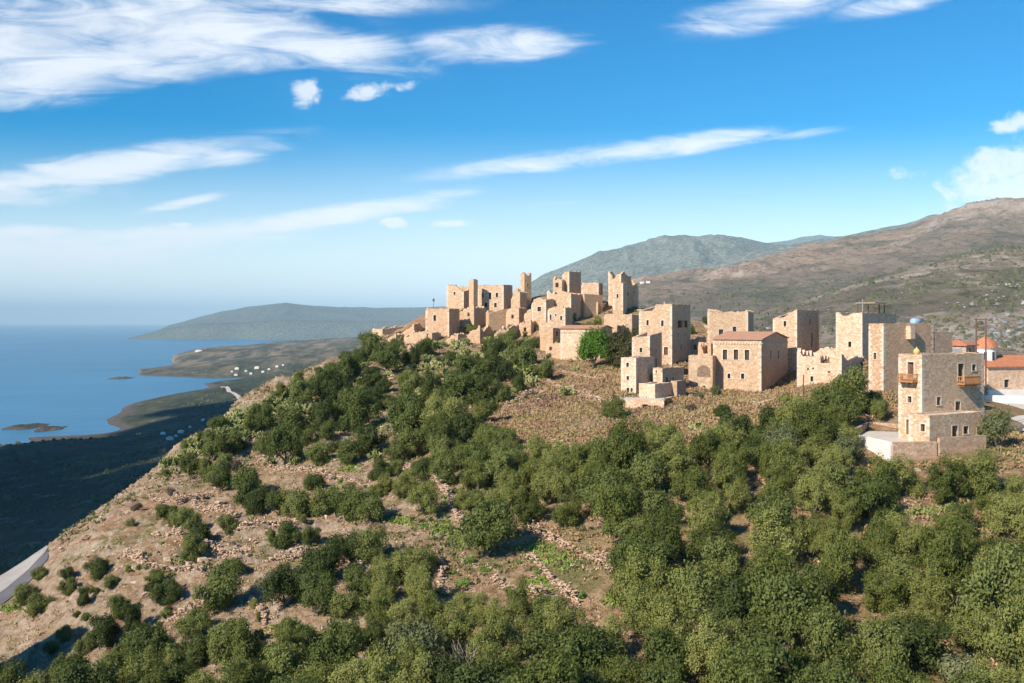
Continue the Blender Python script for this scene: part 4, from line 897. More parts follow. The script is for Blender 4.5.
PLANTS = []   # (kind, x, y, z, diameter, look)
def mask_px(px, py, poly):
    ins = False; n = len(poly)
    for i in range(n):
        (x1, y1), (x2, y2) = poly[i], poly[(i+1) % n]
        if (y1 > py) != (y2 > py) and px < (x2-x1)*(py-y1)/(y2-y1)+x1: ins = not ins
    return ins
def add_px(kind, lst, f=.36):
    for (px, cy, w) in lst:
        q = hit(px, cy+f*w)
        if q is None: continue
        PLANTS.append((kind, q[0], q[1], q[2], w*q[1]/F*1.06))
DARKS = [(40,574,15),(68,574,17),(70,588,16),(97,571,22),(111,581,14),(83,599,15),(25,596,20),(37,605,24),(119,608,22),(134,624,26),(104,634,26),(85,646,18),(64,634,17),(50,649,15),(143,646,36),(174,658,32),(119,670,32),
 (154,578,17),(168,593,25),(131,523,9),(166,510,20),(178,519,20),(222,483,23),(248,492,31),(257,504,24),(278,507,24),(297,504,33),(325,507,28),(352,508,32),(315,484,19),(189,522,21),(227,523,18),(199,535,22),(193,551,22),
 (285,536,27),(311,539,16),(232,566,24),(220,594,44),(285,593,38),(322,569,36),(349,551,38),(317,602,38),(346,605,32),(358,587,30),(285,633,22),(195,626,32),(225,643,46),(198,652,33),(308,646,33),
 (369,507,33),(369,548,33),(488,539,50),(387,575,28),(289,427,33),(286,452,35),(319,455,28),(218,478,27),(247,487,26),(235,441,26),(213,452,25),(190,466,20),(263,422,22),(324,422,26),(300,401,30),(326,396,26),
 (165,473,10),(218,427,18),(186,445,13),(372,351,26),(388,362,30),(370,377,23),(337,388,27),(365,395,24),(356,419,36),(370,440,35),(475,365,48),(461,391,38),(494,351,23),(410,428,42),(435,426,30),(412,447,30),(468,435,35),
 (440,456,28),(475,461,37),(379,470,24),(398,470,15),(335,447,14),(384,388,16),(388,402,18),(503,447,26),(505,475,32),(350,372,22),(345,358,14),(300,382,14),(280,392,14),(413,362,20),(440,405,20),(275,440,20),(250,425,18),(305,440,18),(340,418,20),(395,455,22),(205,440,14),
 (523,362,36),(545,372,22),(508,340,20),(500,372,24),(535,343,14),(488,315,10),(425,306,6),(382,328,9),(462,316,14)]
OLIVES = [(381,489,18),(404,489,26),(424,504,32),(386,485,20),(407,482,25),(413,566,46),(387,575,30),(419,593,38),(384,599,36),(407,622,38),(378,614,33),(434,619,34),(470,608,36),(494,617,36),(520,605,36),(470,501,27),(508,501,40),(485,412,30),(455,640,44),(520,640,46),(490,650,50),(380,645,40),(345,640,36)]
add_px('dark', DARKS); add_px('olive', OLIVES)
add_px('purple', [(137,504,15),(172,490,15),(237,462,24),(297,398,16),(310,405,20),(412,362,14),(290,440,14),(700,470,26),(765,505,34),(690,405,16),(560,660,24),(860,640,40),(775,665,30),(900,470,26),(880,480,16)])
add_px('bright', [(593.5,347.5,45)], .46)
add_px('brown', [(624,350,50),(645,333,26),(668,400,14)]); add_px('dark', [(611,352,30),(614,409,26),(560,347,14),(650,300,7),(690,330,10),(706,322,8),(780,368,12),(872,402,22)])
add_px('silver', [(720,380,17),(997,433,42),(715,392,14),(960,668,60),(700,365+30,10)])
add_px('spurge', [(405,402,20),(319,434,15),(319,483,17),(422,525,13),(433,536,10),(449,536,10),(471,558,15),(485,567,14),(463,581,17),(453,571,11),(520,545,16),(534,558,13),(538,569,12),(580,593,17),(290,622,22),(355,446,9),(150,553,8),(105,570,8),(440,590,10),(340,480,10),(565,570,9),(300,455,9),(330,365,9),(575,470,8)], .3)
add_px('dark', [(855,397,42),(828,406,38),(800,416,38),(772,424,32),(842,418,34),(735,434,38),(880,412,22),(722,412,18),(762,442,28)])
# the grove: trees by eye-spacing on the ground
GROVE = [(400,650),(440,625),(540,625),(610,620),(640,570),(600,545),(560,530),(490,525),(440,470),(430,440),(500,440),(530,462),(580,472),(625,470),(655,455),(690,462),(730,445),(770,432),(800,428),(846,440),(858,470),(888,492),(950,500),(1000,494),(1120,490),(1120,790),(380,790)]
LOWBAND = [(-40,720),(40,690),(150,672),(260,655),(400,650),(400,800),(-40,800)]
HOLES = [[(895,512),(955,506),(960,532),(935,560),(900,556)],[(528,530),(560,532),(628,575),(600,620),(570,600),(520,560)],[(600,560),(630,560),(628,620),(590,650),(545,640),(560,600)],[(792,545),(815,545),(818,568),(795,568)],[(665,590),(690,590),(700,650),(660,655)],[(530,510),(545,505),(548,525),(530,525)],[(860,630),(885,630),(900,683),(862,683)],[(452,600),(520,570),(530,590),(455,620)]]
cand = []; g = np.random.default_rng(5)
cx_ = g.uniform(-75, 95, 14000); cy_ = g.uniform(58, 170, 14000); cz_ = H(cx_, cy_)
taken = [(p[1], p[2], p[4]) for p in PLANTS]
for x, y, z in zip(cx_, cy_, cz_):
    px = 512+F*x/y; py = HOR+F*(CZ-z)/y
    if px < -30 or px > 1075 or py > 790: continue
    if mask_px(px, py, GROVE): d = g.uniform(3.6, 6.9)
    elif mask_px(px, py, LOWBAND): d = g.uniform(3.8, 5.6)
    else: continue
    if any(mask_px(px, py, h_) for h_ in HOLES): continue
    if any((x-a)**2+(y-b)**2 < ((d+c)*.5*.715)**2 for a, b, c in taken): continue
    taken.append((x, y, d)); r_ = g.random()
    PLANTS.append(('dark' if (r_ < .16 or (py > 640 and r_ < .45)) else 'silver' if r_ > .96 else 'olive', x, y, z, d))
# prickly pears along the crest and under the village
cact = [(698,425,14),(712,432,20),(745,436,16),(760,447,18),(567,391,16),(540,396,8),(833,487,14),(908,513,14),(918,509,15),(929,511,15),(941,509,13),(951,507,11),(270,460,12),(293,461,14),(375,455,14),(385,462,10),(337,488,12),(345,492,10),(410,375,14),(430,380,16),(445,372,14),(420,392,16),(440,395,14),(400,350,12),(455,345,14),(510,355,20),(518,372,22),(498,365,16),(505,345,14),(488,340,12),(527,340,10),(430,360,14),(396,340,10),(380,352,12),(378,338,10),(465,342,12),(548,355,10),(575,368,8),(600,367,8)]
for _ in range(85):
    t_ = g.random(); px = 165+t_*200; sil = np.interp(px, [165, 235, 300, 340, 372], [458, 410, 378, 368, 347]); cact.append((px, sil+5+abs(g.normal())*13, g.uniform(10, 17)))
for _ in range(40): cact.append((g.uniform(380, 535), g.uniform(342, 405), g.uniform(9, 17)))
add_px('cactus', cact, .3)
add_px('dark', [(455,385,24),(430,392,22),(448,360,18),(410,385,22),(395,345,16),(425,350,18),(520,385,18),(500,395,20),(480,395,26),(375,402,22),(350,400,20),(332,372,18),(318,386,18),(360,362,18),(448,418,26),(425,470,26),(350,455,24),(445,475,26),(330,432,20),(262,448,18),(225,462,16),(205,470,14),(515,350,16),(530,358,16),(497,352,16),(512,330,10),(470,330,12),(497,300,6),(180,462,9),(225,430,10),(255,410,10),(275,398,12),(320,376,12)])

add_px('dark', [(g.uniform(430, 640), g.uniform(312, 345), g.uniform(5, 10)) for _ in range(26)]); add_px('olive', [(g.uniform(590, 720), g.uniform(318, 352), g.uniform(7, 13)) for _ in range(12)])
sl = [(g.uniform(60, 400), g.uniform(470, 650)) for _ in range(90)]
sl = [(a, b, g.uniform(6, 12)) for a, b in sl if b > 475+(220-a)*.62 and b > 480][:60]
add_px('dark', sl[:34], .3); add_px('olive', sl[34:], .3)
# ---- words that tell them apart: nearest landmark, then order from the left
ANCH = [(20,600,'beside the end of the grey road'),(60,645,'in the shaded hollow, lower left corner'),(110,575,'on bare slope right of the road'),(120,630,'on the lower left bare slope'),(160,515,'below the rocky left ridge line'),(175,590,'in the middle of the bare left slope'),
 (60,700,'at the very bottom left'),(190,670,'in the bottom row, lower left'),(300,680,'in the bottom row, left of centre'),(400,690,'in the bottom row under the brushy middle'),(500,690,'in the bottom row, centre'),(600,690,'in the bottom row, just right of centre'),(700,690,'in the bottom row, right of centre'),(800,690,'in the bottom row under the tall dark clump'),(900,690,'in the bottom row, right part'),(1000,690,'in the bottom right corner'),
 (190,450,'on the lower end of the left crest'),(235,425,'on the left crest under the coast road'),(240,485,'above the bare left slope'),(290,510,'in the upper row across the bare slope'),(350,510,'at the right end of the upper row'),(290,430,'on the upper left slope below crest'),(300,385,'on the crest below the bay'),(350,370,'on the crest near the leftmost hut'),
 (330,415,'under the crest, left of the thicket'),(370,430,'in the thicket left of centre'),(385,360,'just under the two wall stumps'),(230,580,'around the middle of lower left slope'),(310,590,'in the lone lower left cluster'),(225,640,'in the lower left corner cluster'),
 (430,370,'below the leftmost village ruins'),(420,410,'under the village, left of centre'),(480,380,'under the split gable ruin'),(515,360,'left of the low broken house'),(440,440,'in the thicket below the village ruins'),(485,450,'left of the open purple meadow'),(400,490,'beside the pale stone bank'),(470,510,'above the green spurge clearing'),
 (400,560,'left of the spurge clearing'),(400,610,'under the spurge clearing, left side'),(470,570,'in the spurge clearing'),(490,620,'under the spurge clearing, right side'),(530,560,'beside the terrace wall clearing'),(575,610,'below the terrace wall clearing'),(540,480,'under the lower left meadow edge'),(600,480,'under the middle of the meadow'),(590,400,'on the purple meadow'),(600,350,'beside the red roofed house half hidden'),
 (650,440,'below the threshing terrace'),(640,500,'in the grove left part, upper'),(620,550,'in the grove left of centre'),(640,610,'in the lower grove beside the shady gap'),(700,430,'below the long red roofed house'),(700,390,'at the foot of the long house'),(700,490,'in the grove under the long house'),(700,550,'in the middle of the grove'),(700,620,'in the lower grove, centre'),
 (770,430,'below the wide roofless house'),(830,410,'against the front of the wide roofless house'),(770,490,'in the grove under the roofless house'),(780,550,'beside the bare soil patch in the grove'),(770,620,'in the lower grove right of the shady gap'),(840,470,'left of the white terrace'),(850,520,'below the white terrace corner'),(850,580,'in the right half of the grove'),(860,640,'in the lower grove, right part'),
 (880,395,'behind the white terrace'),(990,430,'right of the balcony house'),(920,500,'below the balcony house'),(930,560,'in the grove under the balcony house'),(940,620,'in the lower right grove'),(1010,500,'at the right edge below the church'),(1010,560,'at the right edge, mid height'),(1010,620,'at the right edge, lower part'),(680,330,'between the towers of the middle village'),(470,315,'among the summit ruins')]
LOOK = {'olive': ('olive_tree', 'green olive tree', 'tree', 'olive trees of the grove'), 'dark': ('evergreen_bush', 'dark green bush', 'bush', 'dark evergreen bushes on the slope'), 'brown': ('olive_tree', 'brownish olive tree', 'tree', 'olive trees of the grove'),
 'silver': ('silvery_tree', 'silvery green tree', 'tree', 'silver leaved trees'), 'bright': ('pine_tree', '', 'tree', None), 'spurge': ('spurge_bush', 'bright green spurge cushion', 'bush', 'bright green spurge cushions'), 'purple': ('dry_bush', 'dry brown twiggy bush', 'bush', 'dry twiggy bushes'), 'cactus': ('prickly_pear', 'pale green prickly pear', 'cactus', 'prickly pears of the crest and village edge')}
ORD = ['first', 'second', 'third', 'fourth', 'fifth', 'sixth', 'seventh', 'eighth', 'ninth', 'tenth', 'eleventh', 'twelfth', '13th', '14th', '15th', '16th', '17th', '18th', '19th', '20th', '21st', '22nd', '23rd', '24th']+[f'{k}th' for k in range(25, 80)]
cells = {}
for i, p in enumerate(PLANTS):
    px = 512+F*p[1]/p[2]; py = HOR+F*(CZ-p[3])/p[2]
    a = min(range(len(ANCH)), key=lambda k: (ANCH[k][0]-px)**2+(ANCH[k][1]-py)**2*1.3)
    cells.setdefault((LOOK[p[0]][1], a), []).append((px, i))
LAB = {}
for (lk, a), l in cells.items():
    l.sort()
    for r_, (px, i) in enumerate(l):
        LAB[i] = f"{lk} {ANCH[a][2]}" if len(l) == 1 else f"{lk} {ORD[r_]} from left, {ANCH[a][2]}"
rr_ = random.Random(3); cnt_ = 0
for i, (kind, x, y, z, d) in enumerate(PLANTS):
    nm, lk, cat, grp = LOOK[kind]; lab = LAB[i] if kind != 'bright' else 'bright green round umbrella pine glowing against the shaded trees of the village'
    rz = rr_.uniform(0, 6.28)
    if kind == 'cactus':
        o = obj(nm, rr_.choice(CA)); o.location = (x, y, z-.1); o.rotation_euler = (0, 0, rz); s_ = d/2*1.25; o.scale = (s_, s_, s_*rr_.uniform(.9, 1.2)); tag(o, lab, cat, grp); continue
    e = empty(nm, (x, y, z-.15), rz); tag(e, lab, cat, grp); s_ = d/2*(1.28 if kind == 'dark' and d < 8 and y > 60 else 1.04)
    c_ = obj('crown', rr_.choice(CR[kind]), e); hz = s_*rr_.uniform(.9, 1.45); c_.scale = (s_*rr_.uniform(.82, 1.12), s_*rr_.uniform(.82, 1.12), hz)
    if kind in ('spurge', 'purple'): continue
    t_ = obj('trunk', rr_.choice(TR), e); t_.scale = (s_, s_, s_*(1.0 if kind != 'bright' else 1.4))

# ---- bare twiggy shrub at the bottom edge
q = hit(470, 683) or (-4, 84, 170); mb = MB(); gr = random.Random(4)
for k in range(26):
    a = gr.uniform(0, 6.28); p = np.array((gr.uniform(-.5, .5), gr.uniform(-.4, .4), 0)); d_ = np.array((math.cos(a)*.5, math.sin(a)*.5, 1.)); pl = [p]
    for j in range(4): d_ = d_+np.array((gr.uniform(-.5, .5), gr.uniform(-.5, .5), 0)); pl.append(pl[-1]+d_/np.linalg.norm(d_)*.75)
    mb.tube(pl, [.04, .03, .022, .014, .006], 4)
    for j in (2, 3):
        e_ = pl[j]+np.array((gr.uniform(-.6, .6), gr.uniform(-.6, .6), .5)); mb.tube([pl[j], e_], [.014, .005], 3)
o = mb.build('bare_shrub', plain('bleached_twigs', (.32, .26, .24), (.46, .38, .35), 3, .9, 0)); o.location = (q[0], q[1]+0, ground(q[0], q[1])); o.scale = (1.35, 1.35, 1.25); tag(o, 'leafless pale twiggy shrub at the bottom edge, left of centre', 'bush')

# ---------------------------------------------------------------- ground cover and stones
def scatter(n, xr, yr, seed, dens):
    g = np.random.default_rng(seed); x = g.uniform(*xr, n); y = g.uniform(*yr, n)
    z = H(x, y); px = 512+F*x/y; py = HOR+F*(CZ-z)/y
    k = (px > -60) & (px < 1090) & (py < 760) & ~((px > 982) & (y > 148) & (y < 194)) & ~((px > 850) & (px < 992) & (y > 120) & (y < 142)) & (g.random(n) < dens(x, y, px, py)); return x[k], y[k], z[k], px[k], py[k]
def tuft_stuff(name, mat, pts, seed, per, size, flat=.7, label=None):
    x, y, z = pts; g = np.random.default_rng(seed); n = len(x); k = np.repeat(np.arange(n), per); m_ = len(k)
    R0 = (g.uniform(.5, 1.3, n)*size)[k]; d = unit(m_, g); d[:, 2] = np.abs(d[:, 2])
    C = np.stack([x[k], y[k], z[k]], 1)+d*(R0*g.random(m_)**.4)[:, None]*np.array((1, 1, flat))
    N_ = unit(m_, g)+d*.5; N_ /= np.linalg.norm(N_, axis=1, keepdims=True); A_ = d+unit(m_, g)*.5+np.array((0, 0, .6))
    s_ = g.uniform(.6, 1.3, m_)*np.minimum(R0*.38, .24); V, Fq = quads(C, N_, A_, s_, s_*.42)
    return tag(obj(name, npmesh(name, V, Fq, mat)), label, None, None, 'stuff')
def scrub_material(name, cols):
    m, t, b = material(name); pos = t.new('ShaderNodeNewGeometry').outputs['Position']
    f = t.m('ADD', t.m('MULTIPLY', t.noise(pos, .11, 4, .65), .7), t.m('MULTIPLY', t.noise(pos, 1.3, 3, .7), .3))
    t.put(b.inputs['Base Color'], t.ramp(f, cols)); b.inputs['Roughness'].default_value = .9; return m
M_DRYG = scrub_material('dry_grass', [(.36, (.20, .135, .10)), (.44, (.42, .30, .20)), (.5, (.50, .37, .24)), (.55, (.22, .21, .08)), (.62, (.38, .25, .16)), (.7, (.17, .12, .08))])
M_HEATH = scrub_material('faded_heather', [(.34, (.24, .14, .10)), (.42, (.33, .205, .145)), (.47, (.31, .22, .075)), (.51, (.36, .225, .165)), (.56, (.30, .26, .08)), (.61, (.36, .22, .15)), (.68, (.33, .18, .10))])
M_LOW = scrub_material('low_green_scrub', [(.36, (.06, .07, .025)), (.46, (.13, .14, .05)), (.54, (.21, .20, .085)), (.62, (.10, .12, .03)), (.7, (.17, .13, .08))])
x, y, z, px, py = scatter(80000, (-95, 130), (62, 260), 31, lambda x, y, px, py: np.clip(.28+.8*fbm(x, y, 11, 4, 61), 0, .8)*np.where((px < 60) & (py > 540) & (py < 612), 0, 1))
tuft_stuff('dry_grass', M_DRYG, (x, y, z), 1, 10, .42)
x, y, z, px, py = scatter(42000, (-20, 140), (95, 215), 32, lambda x, y, px, py: np.where((py < 470) & (px > 480), np.clip(.75+1.0*fbm(x, y, 12, 4, 71), 0, 1), np.clip(fbm(x, y, 10, 3, 72)*.8, 0, .4)))
k = ~((px > 850) & (px < 990) & (py > 425) & (py < 456)); tuft_stuff('heather_scrub', M_HEATH, (x[k], y[k], z[k]), 2, 18, .7)
x, y, z, px, py = scatter(42000, (-95, 120), (62, 262), 33, lambda x, y, px, py: np.clip(.05+1.5*fbm(x, y, 13, 4, 81)+.25*(px < 520)*(py < 480), 0, .85)*np.where((px > 520) & (py < 450) & (py > 350), .25, 1)*np.where((px < 60) & (py > 540) & (py < 612), 0, 1))
tuft_stuff('low_scrub', M_LOW, (x, y, z), 3, 20, .6)
def far_shrubs():
    g = np.random.default_rng(77); n = 46000; u = g.uniform(-.62, .62, n); y = np.exp(g.uniform(math.log(470), math.log(2500), n)); x = u*y; z = H(x, y)
    k = (z > 12) & (g.random(n) < np.clip(.45+1.4*fbm(x, y, 130, 4, 91), .04, 1)); x, y, z = x[k], y[k], z[k]; n = len(x)
    a = np.linspace(0, 2*np.pi, 6, endpoint=False); v = [(0, 0, .9)]+[(math.cos(t)*.7, math.sin(t)*.7, .6) for t in a]+[(math.cos(t+.5), math.sin(t+.5), -.2) for t in a]; v = np.array(v)
    f = [(0, 1+j, 1+(j+1) % 6) for j in range(6)]+[(1+j, 7+j, 1+(j+1) % 6) for j in range(6)]+[(1+(j+1) % 6, 7+j, 7+(j+1) % 6) for j in range(6)]
    r = (.35+g.gamma(2, .35, n))*(1+y/1700); V = v[None]*(1+g.normal(size=(n, 13, 3))*.16)*r[:, None, None]+np.stack([x, y, z], 1)[:, None]
    Fq = np.array(f)[None]+(np.arange(n)*13)[:, None, None]
    tag(obj('far_scrub', npmesh('far_scrub', V.reshape(-1, 3), Fq.reshape(-1, 3), plain('far_scrub_green', (.05, .062, .028), (.11, .11, .055), .03, .9, 0))), kind='stuff')
far_shrubs()
GR = [(440,527,14,6),(452,503,8,8),(458,540,10,8),(560,560,26,8),(540,548,14,5),(290,630,18,5),(325,640,22,5),(540,585,12,6),(350,468,10,4),(290,405,12,5),(385,425,12,6),(15,608,20,4),(345,395,12,5),(500,400,14,4),(175,515,10,4),(410,420,10,5),(400,520,12,4),(620,600,14,6)]
gg_ = np.random.default_rng(12); gp = []
for (a_, b_, sa, sb) in GR:
    for _ in range(60):
        q = hit(a_+gg_.normal()*sa*.6, b_+gg_.normal()*sb*.6)
        if q: gp.append(q)
gp = np.array(gp); tuft_stuff('green_grass', scrub_material('spring_grass', [(.35, (.12, .17, .03)), (.5, (.20, .27, .05)), (.65, (.27, .32, .08))]), (gp[:, 0], gp[:, 1], gp[:, 2]), 9, 16, .5, .35)
# stones
def rock_proto(seed):
    g = np.random.default_rng(seed); bm = __import__('bmesh').new(); __import__('bmesh').ops.create_icosphere(bm, subdivisions=2, radius=1)
    v = np.array([a.co for a in bm.verts]); f = np.array([[q.index for q in a.verts] for a in bm.faces]); bm.free()
    for _ in range(13):
        d = unit(1, g)[0]; h_ = g.uniform(.3, .62); s_ = v@d; v = np.where((s_ > h_)[:, None], v-np.outer(s_-h_, d), v)
    return v*np.array((1, g.uniform(.6, .9), g.uniform(.45, .8)))+g.normal(size=v.shape)*.02, f
RP = [rock_proto(i) for i in range(6)]
def rocks(name, x, y, z, size, seed, mat):
    g = np.random.default_rng(seed); VV = []; FF = []; n = 0
    for i in range(len(x)):
        v, f = RP[g.integers(6)]; a = g.uniform(0, 6.28); c, s_ = math.cos(a), math.sin(a); k = size[i]
        VV.append((v@np.array(((c, s_, 0), (-s_, c, 0), (0, 0, 1))))*k+np.array((x[i], y[i], z[i]+k*.1))); FF.append(f+n); n += len(v)
    return tag(obj(name, npmesh(name, np.vstack(VV), np.vstack(FF), mat)), kind='stuff')
M_ROCK = stone_material('weathered_rock', (.86, .88, .92), .9, .95)
x, y, z, px, py = scatter(44000, (-95, 60), (85, 262), 34, lambda x, y, px, py: np.clip(.06+.8*rock_mask(x, y), 0, .6)*np.where(px < 480, 1, .25)*np.where((px < 62) & (py > 535) & (py < 612), 0, 1)*np.where((px < 540) | (py > 470), 1, 0)+.25*(py < 350))
rocks('loose_rocks', x, y, z, np.random.default_rng(1).gamma(2., .12, len(x))+.09, 2, M_ROCK)
g_ = np.random.default_rng(41); u_ = g_.uniform(.25, .62, 5200); y_ = np.exp(g_.uniform(math.log(500), math.log(1500), 5200)); x_ = u_*y_; z_ = H(x_, y_)
k_ = g_.random(5200) < np.clip(-.1+1.5*fbm(x_, y_, 90, 4, 55)+.9*(u_-.35), 0, .9); k_ &= z_ > 5
rocks('hillside_boulders', x_[k_], y_[k_], z_[k_], (g_.gamma(2, .55, 5200)+.5)[k_], 6, plain('limestone', (.22, .205, .19), (.42, .39, .35), .3, .95, .3))
# outcrops on the left ridge line
OC = []
go = np.random.default_rng(9)
for (px_, py_, n_, sp, sz) in ((82,528,16,12,1.6),(62,540,12,8,1.4),(100,515,12,10,1.3),(120,505,10,12,1.0),(75,515,6,7,1.1),(45,615,5,10,.8),(130,600,6,30,.6),(150,545,10,16,.7),(235,535,8,25,.7),(250,545,8,20,.6),(270,470,6,10,.7),(195,500,8,14,.6),(20,560,0,8,1.1)):
    for _ in range(n_): OC.append((px_+go.normal()*sp, py_+go.normal()*sp*.5, sz*go.uniform(.35, .95)))
P_ = [(hit(a, b), c) for a, b, c in OC]; P_ = [(q, c) for q, c in P_ if q and q[1] < 200]
rocks('rock_outcrop', [q[0] for q, c in P_], [q[1] for q, c in P_], [q[2]-.35*c for q, c in P_], [c for q, c in P_], 5, stone_material('dark_outcrop', (.66, .62, .62), 1.2, .75))
# dry stone terrace walls
def dry_wall(pixels, label, h=1.1, seed=0):
    q = [hit(*p) for p in pixels]; q = [a for a in q if a]; X = []; g = random.Random(seed)
    for k in range(len(q)-1):
        a, b = np.array(q[k][:2]), np.array(q[k+1][:2]); n = max(2, int(np.linalg.norm(b-a)/.24))
        for j in range(n): X.append(a+(b-a)*j/n)
    X = np.array(X); X[:, 0] += fbm(X[:, 0], X[:, 1], 5, 3, seed)*.8; X[:, 1] += fbm(X[:, 0], X[:, 1], 5, 3, seed+9)*1.0; Z = H(X[:, 0], X[:, 1]); n = len(X); VV = []; FF = []; c0 = 0; gg = np.random.default_rng(seed)
    hh_ = h*1.05*np.clip(.55+1.3*fbm(X[:, 0]*1., X[:, 1]*1., 3.5, 3, seed+3), .32, 1.1)*np.minimum(1, np.minimum(np.arange(n), n-1-np.arange(n))/4+.2)
    for k in range(n):
        z_ = -.25
        while z_ < hh_[k]:
            v, f = RP[gg.integers(6)]; s_ = gg.uniform(.24, .44); a = gg.uniform(0, 6.28); c, s1 = math.cos(a), math.sin(a)
            v2 = (v@np.array(((c, s1, 0), (-s1, c, 0), (0, 0, 1))))*s_*np.array((1, 1, .85))
            VV.append(v2+np.array((X[k, 0]+gg.normal()*.12, X[k, 1]+gg.normal()*.22, Z[k]+z_+.15))); FF.append(f+c0); c0 += len(v); z_ += .27
    tag(obj('terrace_wall', npmesh('terrace_wall', np.vstack(VV), np.vstack(FF), M_DRYW)), label, 'wall', 'dry stone terrace walls on the slope')
M_DRYW = stone_material('dry_stone', (.98, .98, 1.0), 2.4, .95)
dry_wall([(388,468),(412,474),(430,482),(448,498)], 'pale dry stone bank stepping down left of centre above the spurge clearing', 1.2, 1)
dry_wall([(448,500),(458,520),(468,540)], 'dry stone bank continuing down to the round spurge bushes', 1.0, 2)
dry_wall([(525,532),(550,540),(580,552),(615,572)], 'terrace wall along the top of the right hand clearing', 1.3, 3)
dry_wall([(528,560),(548,575),(566,592),(580,610)], 'terrace wall stepping down inside the right hand clearing', 1.0, 4)
dry_wall([(236,526),(262,522),(290,524)], 'short pale terrace bank above the lone round bush', 1.0, 5)
dry_wall([(195,506),(212,512),(235,518)], 'short terrace bank under the left crest bushes', .9, 6)
dry_wall([(330,556),(360,566),(385,560)], 'terrace bank between the two dark bush groups, left of centre', .9, 7)
dry_wall([(505,404),(528,398),(545,392)], 'grey terrace wall at the left edge of the purple meadow', 1.2, 8)
dry_wall([(530,442),(560,447),(590,452)], 'low pale wall along the lower edge of the purple meadow', .8, 9)
dry_wall([(250,600),(262,612),(268,630)], 'short rough bank beside the lower left bush cluster', 1.0, 10)
dry_wall([(748,404),(760,406),(772,402)], 'white stone heap wall in front of the long red roofed house', 1.1, 11)
dry_wall([(560,371),(580,376),(605,380)], 'low wall under the bright round pine', 1.2, 12)
for i_, (pl_, lb_) in enumerate([([(150,535),(185,540),(215,548),(240,556)],'stone bank crossing the middle of the bare left slope'),([(120,555),(150,566),(180,572),(205,574)],'lower stone bank on the bare left slope'),
  ([(210,497),(180,505),(150,500)],'broken bank under the rocky left ridge'),([(262,566),(300,560),(340,548),(362,540)],'bank running above the big dark cluster, left of centre'),([(300,470),(335,478),(365,486),(385,484)],'bank under the upper row of round bushes'),
  ([(255,462),(285,470),(305,472)],'short bank below the left crest cactus'),([(430,560),(445,572),(440,590)],'bank at the left edge of the spurge clearing'),([(495,580),(520,588),(548,600)],'bank below the spurge clearing'),([(600,404),(575,392),(545,382)],'low bank across the top of the purple meadow'),
  ([(170,620),(200,612),(215,606)],'short bank left of the lone big round bush')]): dry_wall(pl_, lb_, 1.0, 30+i_)
dry_wall([(440,350),(462,354),(480,352)], 'crumbling terrace wall below the split gable ruin', 1.4, 13)
dry_wall([(520,352),(535,356),(548,360)], 'crumbling terrace wall left of the low broken house', 1.4, 14)
# ---------------------------------------------------------------- roads
M_ROAD = plain('sunbleached_asphalt', (.26, .24, .22), (.33, .31, .285), .4, .9, .01)
def ribbon(name, near, far, mat, lift=.12, n=14):
    A = [np.interp(np.linspace(0, 1, n), np.linspace(0, 1, len(near)), np.array(near)[:, i]) for i in range(3)]
    B_ = [np.interp(np.linspace(0, 1, n), np.linspace(0, 1, len(far)), np.array(far)[:, i]) for i in range(3)]
    mb = MB()
    for k in range(n):
        a = P(A[0][k], A[1][k], A[2][k]); b = P(B_[0][k], B_[1][k], B_[2][k])
        for j in range(6): p = a+(b-a)*j/5; mb.v.append((p[0], p[1], max(p[2], ground(p[0], p[1]))+lift))
    for k in range(n-1):
        for j in range(5): mb.f.append((k*6+j, (k+1)*6+j, (k+1)*6+j+1, k*6+j+1))
    return tag(mb.build(name, mat), kind='structure')
ribbon('road', [(-60,640,121),(0,608,127),(30,583,132),(48,562,138)], [(-60,622,125.5),(0,594,131.5),(28,573,137),(48,554,143)], plain('dark_asphalt', (.09, .09, .10), (.13, .125, .13), .5, .9, .01))
ribbon('road', [(-60,622,125.5),(0,594,131.5),(28,573,137),(48,554,143)], [(-60,600,132),(0,577,139),(25,561,144),(47,546,149)], M_ROAD, .13)
# path beside the church
def yard(name, pix, mat, lift=.1):
    mb = MB(); q = [P(*p) for p in pix]; mb.quad(*[a+zr*lift for a in q]); return tag(mb.build(name, mat), kind='structure')
_YF = np.exp(np.linspace(math.log(620), math.log(16000), 900))
def hit_far(px, py):
    x = (px-512)/F*_YF; z = H(x, _YF); ray = CZ-(py-HOR)/F*_YF; k = int(np.argmax(z >= ray))
    return None if k == 0 or z[k] < .5 else (x[k], _YF[k], z[k])
# blue-grey crag behind the church
gk = np.random.default_rng(44); ck = [(hit_far(gk.normal(1003, 11), gk.normal(331, 11)), gk.uniform(2.5, 7.0)) for _ in range(70)]; ck = [(q, c) for q, c in ck if q]
rocks('crag', [q[0] for q, c in ck], [q[1] for q, c in ck], [q[2]-c*.2 for q, c in ck], [c*q[1]/900 for q, c in ck], 8, plain('blue_grey_limestone', (.13, .135, .14), (.30, .30, .295), .25, .95, .3))
